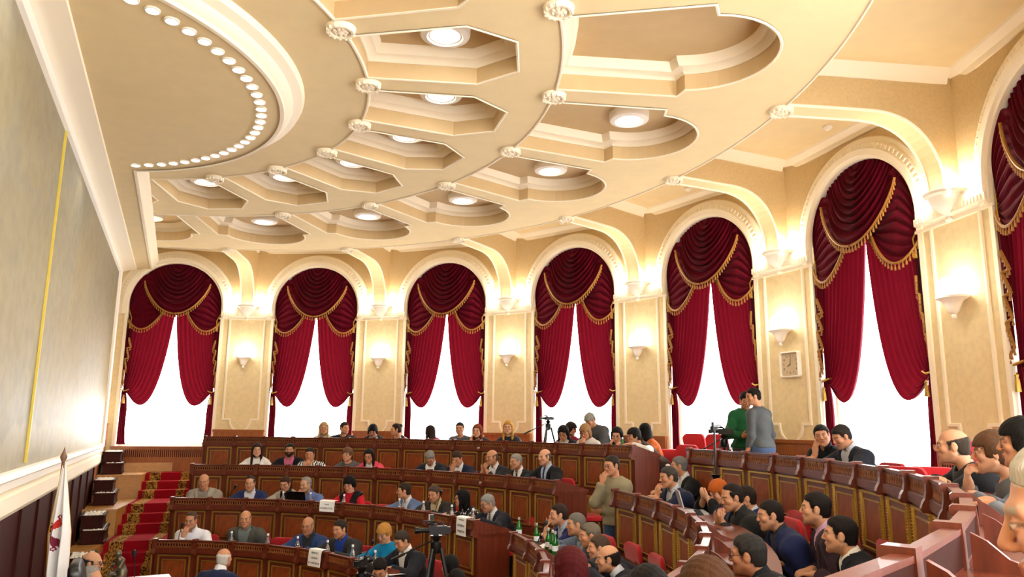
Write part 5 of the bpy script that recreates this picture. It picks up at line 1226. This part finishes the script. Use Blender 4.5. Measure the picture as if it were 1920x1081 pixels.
def paper_sign(px, py, row, w_, h_, lines, tilt, label):
    r, z = RAIL[row]; X = on_cyl(px, py, r-.10); a = math.atan2(X[1]-OY, X[0]-OX); c0 = U(X[0], X[1], z+.035); e = empty('paper_sign', c0, a-PI/2, label, 'sign', 'white signs taped to the desks')
    m = MB(); rows = []
    for j in range(11):
        v = j/10; s_ = v*(h_+.09); yy, zz_ = (.09-s_, .004) if s_ < .09 else (-.003-.01*math.sin((s_-.09)*9), -(s_-.09))
        rows.append([(x+tilt*max(0, s_-.09), yy, zz_) for x in (-w_/2, 0, w_/2)])
    m.grid(rows); m.obj('sheet', M_paper, e, smooth=True)
    m = MB(); rnd = random.Random(px)
    for ly, lw, lh in lines:
        x = -lw/2
        while x < lw/2:
            g = .006+.006*rnd.random(); zc = -h_*ly; t_ = tilt*h_*ly; hh = lh*(.8+.4*rnd.random()); y = -.006-.01*math.sin(h_*ly*9)
            m.box(x+t_, x+t_+.0035, y-.001, y, zc-hh/2, zc+hh/2); m.box(x+t_, x+t_+g, y-.001, y, zc+(hh/2-.004 if rnd.random() > .5 else -hh/2), zc+(hh/2 if rnd.random() > .5 else -hh/2+.004)); x += g+.006
    m.obj('lettering', M_ink, e)
paper_sign(614, 939, 'C', .27, .155, [(.33, .07, .022), (.68, .22, .024)], .02, 'white paper sign with two printed lines on the third desk before the woman in red')
paper_sign(592, 1030, 'D', .25, .20, [(.18, .14, .024), (.48, .13, .022), (.78, .21, .024)], -.05, 'white paper sign with three printed lines on the lowest desk')
paper_sign(866, 967, 'C', .24, .22, [(.14, .12, .018), (.45, .17, .03), (.76, .18, .03)], .03, 'white paper sign with printed lines near the end of the third desk')
def laptop(px, py, row, rot, col, label, off=.36):
    p, a = on_desk(px, py, row, off); e = empty('laptop', p, a-PI/2+R(rot), label, 'laptop'); M_ = mat('laptop_'+col.lstrip('#'), col, .35, metal=.5)
    m = MB(); m.box(-.16, .16, 0, .22, 0, .016); m.obj('keyboard_base', M_, e); m = MB(Matrix.Translation((0, 0, .016)) @ Matrix.Rotation(R(-15), 4, 'X').inverted()); m.box(-.16, .16, -.008, 0, 0, .21); o = m.obj('lid', M_, e)
    m = MB(Matrix.Translation((0, 0, .016)) @ Matrix.Rotation(R(15), 4, 'X')); m.box(-.15, .15, .0, .002, .01, .2); m.obj('screen', mat('laptop_screen', '#10141c', .2), o)
laptop(557, 934, 'C', 0, '#101012', 'black laptop open before the man in a blue shirt')
laptop(1281, 948, 'B', -12, '#b9bcc0', 'silver laptop open on the second right desk', .3)
def sheet(loc, rz, w_, h_, label):
    m = MB(); rows = [[(-w_/2+w_*i/4, -h_/2+h_*j/4, .004+.003*math.sin(3*i+j)) for i in range(5)] for j in range(5)]; o = m.grid(rows).obj('paper', M_paper, None, smooth=True, loc=loc, rz=rz); tag(o, label, 'paper', 'papers on the desks')
p, a = on_desk(1022, 1027, 'C', .36); sheet(p, a+.4, .3, .21, 'white papers before the man in royal blue')
p, a = on_desk(335, 1006, 'D', .3); sheet(p, a+1.5, .42, .25, 'white sheet at the stair end of the lowest desk')
p, a = on_desk(640, 1034, 'D', .3); sheet(p, a+1.5, .3, .2, 'white sheet before the man in a charcoal suit')
p, a = on_desk(740, 1060, 'D', .36); sheet(p, a+1.4, .3, .21, 'white papers before the woman in turquoise')
p, a = on_desk(826, 960, 'C', .3); sheet(p, a+1.5, .3, .2, 'white sheet at the third desk by the polka dot blouse')
# phone and tablet, lying against the hands that hold them
X = on_cyl(1314, 965, RAIL['B'][0]+.42); m = MB(Matrix.Rotation(R(35), 4, 'X')); m.box(-.036, .036, -.075, .075, -.004, .004); o = m.obj('smartphone', mat('phone_glass', '#2b3038', .15), None, loc=U(*X), rz=.4); tag(o, 'smartphone in the hands of the woman with orange hair', 'phone')
# ---------------------------------------------------------------- cameras and tripods
def tripod(loc, hgt, spread, label, ang=0, handle=True, thick=.014):
    e = empty('tripod', loc, ang, label, 'tripod')
    for k in range(3):
        t = 2*PI*k/3+.5; f = Vector((spread*math.cos(t), spread*math.sin(t), .01)); top = Vector((.05*math.cos(t), .05*math.sin(t), hgt-.12)); mid = top.lerp(f, .5)
        m = MB(); m.tube([top, mid], thick*1.35, 8); m.tube([mid, f], thick, 8); m.lathe([(0, 0), (thick*1.6, 0), (thick*1.6, .03), (0, .03)], tuple(f-Vector((0, 0, .01))), 8); m.obj('leg', M_black, e, smooth=True)
    m = MB(); m.lathe([(0, hgt-.18), (.045, hgt-.16), (.055, hgt-.1), (.05, hgt-.06), (.03, hgt-.05), (.045, hgt-.02), (.06, hgt), (0, hgt)], n=14); m.obj('head', M_metal, e, smooth=True)
    if handle: m = MB(); m.tube([(0, .04, hgt-.05), (.05, .45, hgt-.25)], .009, 6); m.tube([(.035, .32, hgt-.186), (.05, .45, hgt-.25)], .014, 8); m.obj('pan_handle', M_black, e, smooth=True)
    return e
def video_camera(loc, rz, s_, label, light=False, screen=False):
    """points along local -x."""
    e = empty('video_camera', loc, rz, label, 'camera'); T = Matrix.Scale(s_, 4)
    m = MB(T); m.box(-.14, .20, -.055, .055, .02, .17); m.box(.2, .27, -.05, .05, .03, .15); m.box(-.10, .16, -.06, .06, .05, .14); m.obj('body', M_black, e)
    m = MB(T @ Matrix.Translation((-.14, 0, .095)) @ Matrix.Rotation(-PI/2, 4, 'Y')); m.lathe([(0, 0), (.048, 0), (.048, .08), (.042, .09), (.042, .17), (.056, .19), (.06, .27), (.05, .27), (.046, .25), (0, .24)], n=18); m.obj('lens', M_metal, e, smooth=True)
    m = MB(T); m.tube([(-.1, 0, .17), (-.1, 0, .235), (.1, 0, .235), (.14, 0, .17)], .014, 8); m.obj('handle', M_black, e, smooth=True)
    m = MB(T); m.tube([(-.02, .08, .2), (-.16, .08, .21)], .026, 10); m.box(-.04, .02, .05, .09, .15, .2); m.obj('viewfinder', M_black, e, smooth=True)
    m = MB(T); m.tube([(-.05, -.05, .27), (-.26, -.05, .27)], .016, 8); m.obj('shotgun_microphone', M_black, e, smooth=True)
    m = MB(T); m.box(-.06, .04, -.03, .03, -.0, .02); m.obj('mounting_plate', M_metal, e)
    if light: m = MB(T); m.box(-.14, -.06, -.06, .06, .26, .38); m.box(-.148, -.14, -.055, .055, .265, .375, 1); m.obj('camera_light', [M_black, mat('pale_lamp_front', '#e8e4d4', .4)], e)
    if screen: m = MB(T); m.box(.02, .12, -.14, -.065, .02, .09); m.obj('flip_screen', emis('lcd_glow', '#cfd0ee', 1.6), e)
    return e
def set_tripod(px, py, X, cam_s, rz, fl, lab_c, lab_t, spread=.42, **k):
    top = U(*X); z = (fl-Z0)*S; tripod((top.x, top.y, z), top.z-z, spread, lab_t, rz+1.2); return video_camera(top, rz, cam_s, lab_c, **k)
def face_img(X, ha): return math.atan2(CV[1]-X[1], CV[0]-X[0])+R(ha)   # heading with ha = 0 towards the photo's viewpoint
X = at_dist(818, 1003, 9.9); set_tripod(0, 0, X, .52, face_img(X, -80)+PI, Z0, 'large black video camera with a lamp on top before the woman in polka dots', 'black tripod carrying the large video camera', light=True)
X = at_dist(678, 1062, 10.2); set_tripod(0, 0, X, .45, face_img(X, 150)+PI, Z0, 'small black video camera with a lit screen at the bottom edge', 'tripod under the small video camera at the bottom edge', screen=True)
X = on_cyl(1028, 788, 11.4); set_tripod(0, 0, X, .42, face_img(X, -60)+PI, -5.57, 'little camera on a thin tripod against the fourth window', 'thin tripod standing against the fourth window', .3)
X = on_cyl(1357, 815, 11.0); set_tripod(0, 0, X, .5, face_img(X, -100)+PI, FLOOR['A'], 'video camera at the window left of the two standing men', 'tripod under the video camera by the fifth window', .35)
X = on_cyl(1339, 806, 9.25); top = U(*X); fz = (FLOOR['B']-Z0)*S; e = tripod((top.x, top.y, fz), top.z-fz-.48, .17, 'narrow black tripod standing before the top right desk, behind the orange-haired woman', .3, False, .015)
m = MB(); m.tube([(0, 0, top.z-fz-.5), (0, 0, top.z-fz)], .013, 8); m.obj('centre_column', M_black, e, smooth=True)
m = MB(); m.box(-.04, .04, -.022, .022, 0, .045); m.tube([(-.02, 0, .045), (-.02, 0, .09)], .015, 10); o = m.obj('microphone', M_black, None, loc=top, rz=.5); tag(o, 'black recorder on top of the narrow tripod', 'microphone')
# ---------------------------------------------------------------- stage side
def planter(n, t, z, ln, w_, h_, label):
    c0 = NT(n, t, z); e = empty('planter_box', c0, NA, label, 'planter', 'dark wooden planter boxes filled with white pebbles')
    w_, ln, h_ = w_*S, ln*S, h_*S; m = MB(); m.box(0, w_, 0, ln, 0, h_*.16); m.box(.012, w_-.012, .012, ln-.012, h_*.16, h_*.8); m.box(.0, w_, .0, ln, h_*.8, h_*.9)
    for x0, x1, y0, y1 in ((-.01, .03, -.01, ln+.01), (w_-.03, w_+.01, -.01, ln+.01), (0, w_, -.01, .03), (0, w_, ln-.03, ln+.01)): m.box(x0, x1, y0, y1, h_*.88, h_)
    m.obj('box', M_dark, e)
    m = MB(); rnd = random.Random(int(t*100)+int(n*10)); 
    for q in range(150):
        x, y = .03+(w_-.06)*rnd.random(), .03+(ln-.06)*rnd.random(); r = .012+.01*rnd.random(); m.lathe([(0, -r*.7), (r*.8, -r*.4), (r, 0), (r*.7, r*.5), (0, r*.7)], (x, y, h_*.96+.012*rnd.random()), 6)
    o = m.obj('pebbles', M_pebble, e, smooth=True); o['kind'] = 'stuff'
lv = ['on the highest oak platform', 'on the second oak platform from the window', 'on the third oak platform from the window', 'on the lowest oak platform']
for i, (t, z) in enumerate(((11.1, -5.59), (9.35, -6.16), (7.4, -6.72), (5.7, -7.28))):
    planter(.78, t, z, 1.15, .44, .27, 'dark pebble planter box, lower of the pair '+lv[i]); planter(.74, t+.22, z+.27, .85, .42, .27, 'dark pebble planter box, upper of the pair '+lv[i])
def on_plane_n(px, py, n):
    d = ray(px, py); N3 = np.array([Nv.x, Nv.y, 0]); return CV+d*((n-CV@N3)/(d@N3))
def flag():
    Xt = on_plane_n(119, 862, 1.02); top = U(*Xt); t = float(Xt[0]*Tv.x+Xt[1]*Tv.y); base = NT(1.02, t, -7.5)
    e = empty('flag', base, 0, 'white flag with red cross emblem and gold fringe beside the stage wall', 'flag'); v = top-base
    m = MB(); m.tube([(0, 0, 0), v], .016, 10); m.lathe([(0, 0), (.16, 0), (.16, .03), (.05, .06), (.02, .1), (0, .1)], n=18); m.obj('pole', mat('pole_wood', '#6a4428', .4), e, smooth=True)
    m = MB(); m.lathe([(0, -.02), (.02, -.01), (.032, .02), (.034, .04), (.02, .07), (.012, .09), (0, .14)], tuple(v), 10); m.obj('finial', mat('finial_brown', '#7a5a44', .4), e, smooth=True)
    H = v.z*.93; rt = Vector((_r[0], _r[1], 0)).normalized(); bk = Vector((-rt.y, rt.x, 0))
    nu, nv = 80, 200; P_ = []; UV = []
    for j in range(nv+1):
        q = j/nv; row = []
        for i in range(nu+1):
            u = i/nu; wl = .06-.08*min(1, q/.35)+.08*max(0, q-.35); wr_ = .10+.09*min(1, q*3)+.05*q
            x = wl*(1-u)+wr_*u; y = .05*math.sin(2*PI*2.2*u+1.5*q)*min(1, q*2+.1)-.06
            row.append(v*(1-.02)+rt*x+bk*(y-.05)+Vector((0, 0, -q*H-.03*math.sin(PI*u)))-Vector((v.x, v.y, 0))*(q*.9))
            UV.append((u, q))
        P_.append(row)
    m = MB(); m.grid(P_)
    def colour(u, q):
        if u < .025 or u > .975 or q > .985: return 2
        # emblem: flared cross round a disc, seen half turned
        x0, y0 = (u-.12)*.72, (q-.32)*5; x, y = x0*.766-y0*.643, x0*.643+y0*.766; ax, ay = abs(x), abs(y); r = math.hypot(x, y)
        if r < .05: return 4
        if r < .10: return 3
        if r < .135: return 0
        if r < .15: return 3
        if ay > ax and ay < .42 and ax < .04+.20*(ay-.1): return 1 if y < 0 else 3
        if ax >= ay and ax < .42 and ay < .04+.20*(ax-.1): return 1 if x > 0 else 3
        for ex, ey in ((0, .45), (0, -.45), (.45, 0), (-.45, 0), (.12, .44), (-.12, .44), (.44, .12), (.44, -.12), (.12, -.44), (-.12, -.44)):
            if abs(math.hypot(x-ex, y-ey)-.035) < .014: return 3
        return 0
    k = 0
    for j in range(nv):
        for i in range(nu): m.m[k] = colour((i+.5)/nu, (j+.5)/nv); k += 1
    m.obj('cloth', [mat('flag_white', '#eceae8', .8), mat('flag_red', '#c8281e', .8), mat('flag_gold_fringe', '#d9a520', .6), mat('flag_maroon', '#7a1230', .8), mat('flag_yellow', '#d8b040', .7)], e, smooth='all')
flag()
# presiding desk at the very bottom left with papers, a figurine and a microphone
X = at_dist(262, 1092, 11.0); dz_ = X[2]; c0 = U(X[0], X[1], Z0); ah = face_img(X, 0); hd_ = (dz_-Z0)*S
e = empty('presiding_desk', c0, ah+PI/2+.1, 'presiding desk at the bottom left corner carrying papers and a figurine', 'desk')
m = MB(); m.box(-.62, .30, -.3, .35, hd_-.04, hd_); m.obj('desktop', M_wood, e); m = MB(); m.box(-.56, .24, -.22, -.18, 0, hd_-.04); m.obj('front_panel', M_wood, e)
for s_ in (-.56, .24): m = MB(); m.box(s_-.02, s_+.02, -.22, .3, 0, hd_-.04); m.obj('side_panel', M_wood, e)
bas = lambda x, y, z: Matrix.Translation(c0) @ Matrix.Rotation(ah+PI/2+.1, 4, 'Z') @ Vector((x, y, z))
sheet(bas(.02, -.05, hd_), ah, .3, .22, 'white papers on the presiding desk, right of the figurine'); sheet(bas(-.35, .0, hd_), ah+.2, .25, .25, 'cream folder on the presiding desk, left of the figurine')
def figurine():
    c_ = A_([0, 0, 0.])
    def f(p):
        d = ell(p, A_([0, 0, .012]), A_([.05, .045, .018])); d = smin(d, ell(p, A_([0, -.005, .06]), A_([.04, .035, .05])), .02); d = smin(d, cone(p, A_([0, -.01, .08]), A_([.0, .02, .17]), .035, .028), .02)
        d = smin(d, ell(p, A_([.0, .035, .215]), A_([.022, .026, .028])), .012)
        for q in (1, -1):
            d = smin(d, cone(p, A_([q*.03, .01, .17]), A_([q*.045, .05, .12]), .014, .011), .01); d = smin(d, cone(p, A_([q*.045, .05, .12]), A_([q*.012, .075, .14 if q > 0 else .10]), .011, .01), .006)
            d = smin(d, cone(p, A_([q*.02, .0, .05]), A_([q*.03, .07, .07 if q > 0 else .03]), .022, .017), .01); d = smin(d, cone(p, A_([q*.03, .07, .07 if q > 0 else .03]), A_([q*.03, .075, .005]), .016, .013), .01)
        return d
    V, F = nets(f, (-.1, -.1, -.02), (.1, .12, .27), .005); me = np_mesh('figurine', V*1.25, F, [mat('dark_bronze', '#5a5140', .35, metal=.7)]); o = link('figurine', me, None, bas(-.17, .05, hd_+.01), ah-PI/2-.9); tag(o, 'dark bronze kneeling figurine on the presiding desk', 'figurine')
figurine()
X2 = at_dist(252, 1042, 11.0); q0 = bas(-.04, .1, hd_); q1 = U(*X2); e = empty('microphone', q0, 0, 'black gooseneck microphone on the presiding desk behind the figurine', 'microphone', 'gooseneck microphones on the desks')
m = MB(); m.tube([(0, 0, .01), (q1-q0)*.5+Vector((0, 0, .02)), q1-q0], .005, 6); m.obj('gooseneck', M_metal, e, smooth=True); m = MB(); m.tube([q1-q0, (q1-q0)*1.12, (q1-q0)*1.25], [.014, .022, .012], 10); m.obj('foam_head', M_black, e, smooth=True)
m = MB(); m.lathe([(0, 0), (.05, 0), (.05, .015), (.03, .025), (0, .025)], n=14); m.obj('base', M_black, e, smooth=True)
# black leather armchair, only its top in the picture
X = on_plane_n(84, 1072, 1.25); c0 = U(X[0], X[1], Z0); hh = (X[2]-Z0)*S; e = empty('office_chair', c0, R(112), 'black leather armchair whose top shows below the flag', 'chair')
m = MB(); pillow(m, .19, .36, .05, .09, Matrix.Translation((0, -.26, hh-.28)) @ Matrix.Rotation(R(82), 4, 'X')); m.obj('backrest', mat('black_leather', '#0d0d0e', .3), e, smooth=True)
m = MB(); pillow(m, .27, .26, .06, .1, Matrix.Translation((0, .0, .47))); m.obj('seat', mat('black_leather', '#0d0d0e', .3), e, smooth=True); m = MB(); m.lathe([(0, .0), (.28, .0), (.28, .03), (.05, .07), (.03, .1), (.03, .42), (0, .42)], n=16); m.obj('pedestal', M_chrome, e, smooth=True)
# ---------------------------------------------------------------- wall clock on the pilaster
def clock():
    a = spoke(3); e = empty('wall_clock', U(DP*math.cos(a), DP*math.sin(a), -3.16), a-PI/2, 'square white wall clock with rounded corners on the cream pilaster', 'clock'); x0 = .09*S; w_ = .18
    T = Matrix.Translation((x0, 0, 0)); f = lambda x, z, d: (x, -d, z); rr = rounded(w_, w_+.005, .045, 8)
    m = MB(T); m.sweep(rr, [(0, 0), (0, .05), (.008, .062), (.02, .064), (.026, .05), (.026, .03)], closed=True, f=f); m.obj('frame', M_white, e, smooth=True)
    m = MB(T); m.add([f(x*.86, z*.86, .03) for x, z in rr], [tuple(range(len(rr)))]); m.obj('dial', mat('clock_dial', '#cdb898', .6), e)
    m = MB(T); m.add([f(x*.87, z*.87, .052) for x, z in rr], [tuple(range(len(rr)))]); m.obj('cover_glass', M_glass, e)
    ink = mat('clock_ink', '#4a4036', .6)
    for k in range(1, 13):
        t = R(90-30*k); cx, cz = .118*math.cos(t), .118*math.sin(t); mx = max(abs(math.cos(t)), abs(math.sin(t))); cx, cz = cx/mx**.55, cz/mx**.55
        cu = bpy.data.curves.new('numeral', 'FONT'); cu.body = str(k); cu.size = .045; cu.align_x = 'CENTER'; cu.align_y = 'CENTER'; cu.extrude = .0005; cu.materials.append(ink)
        o = link('numeral', cu, None); bpy.context.view_layer.update(); me = bpy.data.meshes.new_from_object(o); bpy.data.objects.remove(o); o = link('numeral', me, e); o.location = (x0+cx, -.032, cz); o.rotation_euler = (PI/2, 0, 0)
    for nm, dg, ln, wd in (('hour_hand', 90-30*8.05, .062, .006), ('minute_hand', 90-6*2, .10, .004)):
        t = R(dg); d = Vector((math.cos(t), math.sin(t))); n = Vector((-d.y, d.x)); m = MB(T); m.prism([tuple(-d*.015+n*wd), tuple(-d*.015-n*wd), tuple(d*ln-n*wd*.6), tuple(d*ln+n*wd*.6)], .036, .039, f=f); m.obj(nm, ink, e)
clock()
# smoke detectors in the window recesses
m = MB(); m.lathe([(.0, -.05), (.03, -.05), (.05, -.03), (.06, -.02), (.06, 0)], n=16); me = m.mesh('smoke_detector', M_white, True)
for i in range(1, 6):
    a = spoke(i-1.5); o = link('smoke_detector', me, None, U(11.9*math.cos(a), 11.9*math.sin(a), .62)); tag(o, 'small white smoke detector above the %s arched window' % ['', 'second', 'third', 'fourth', 'fifth', 'sixth'][i], 'detector', 'smoke detectors above the windows')
bpy.context.view_layer.update()
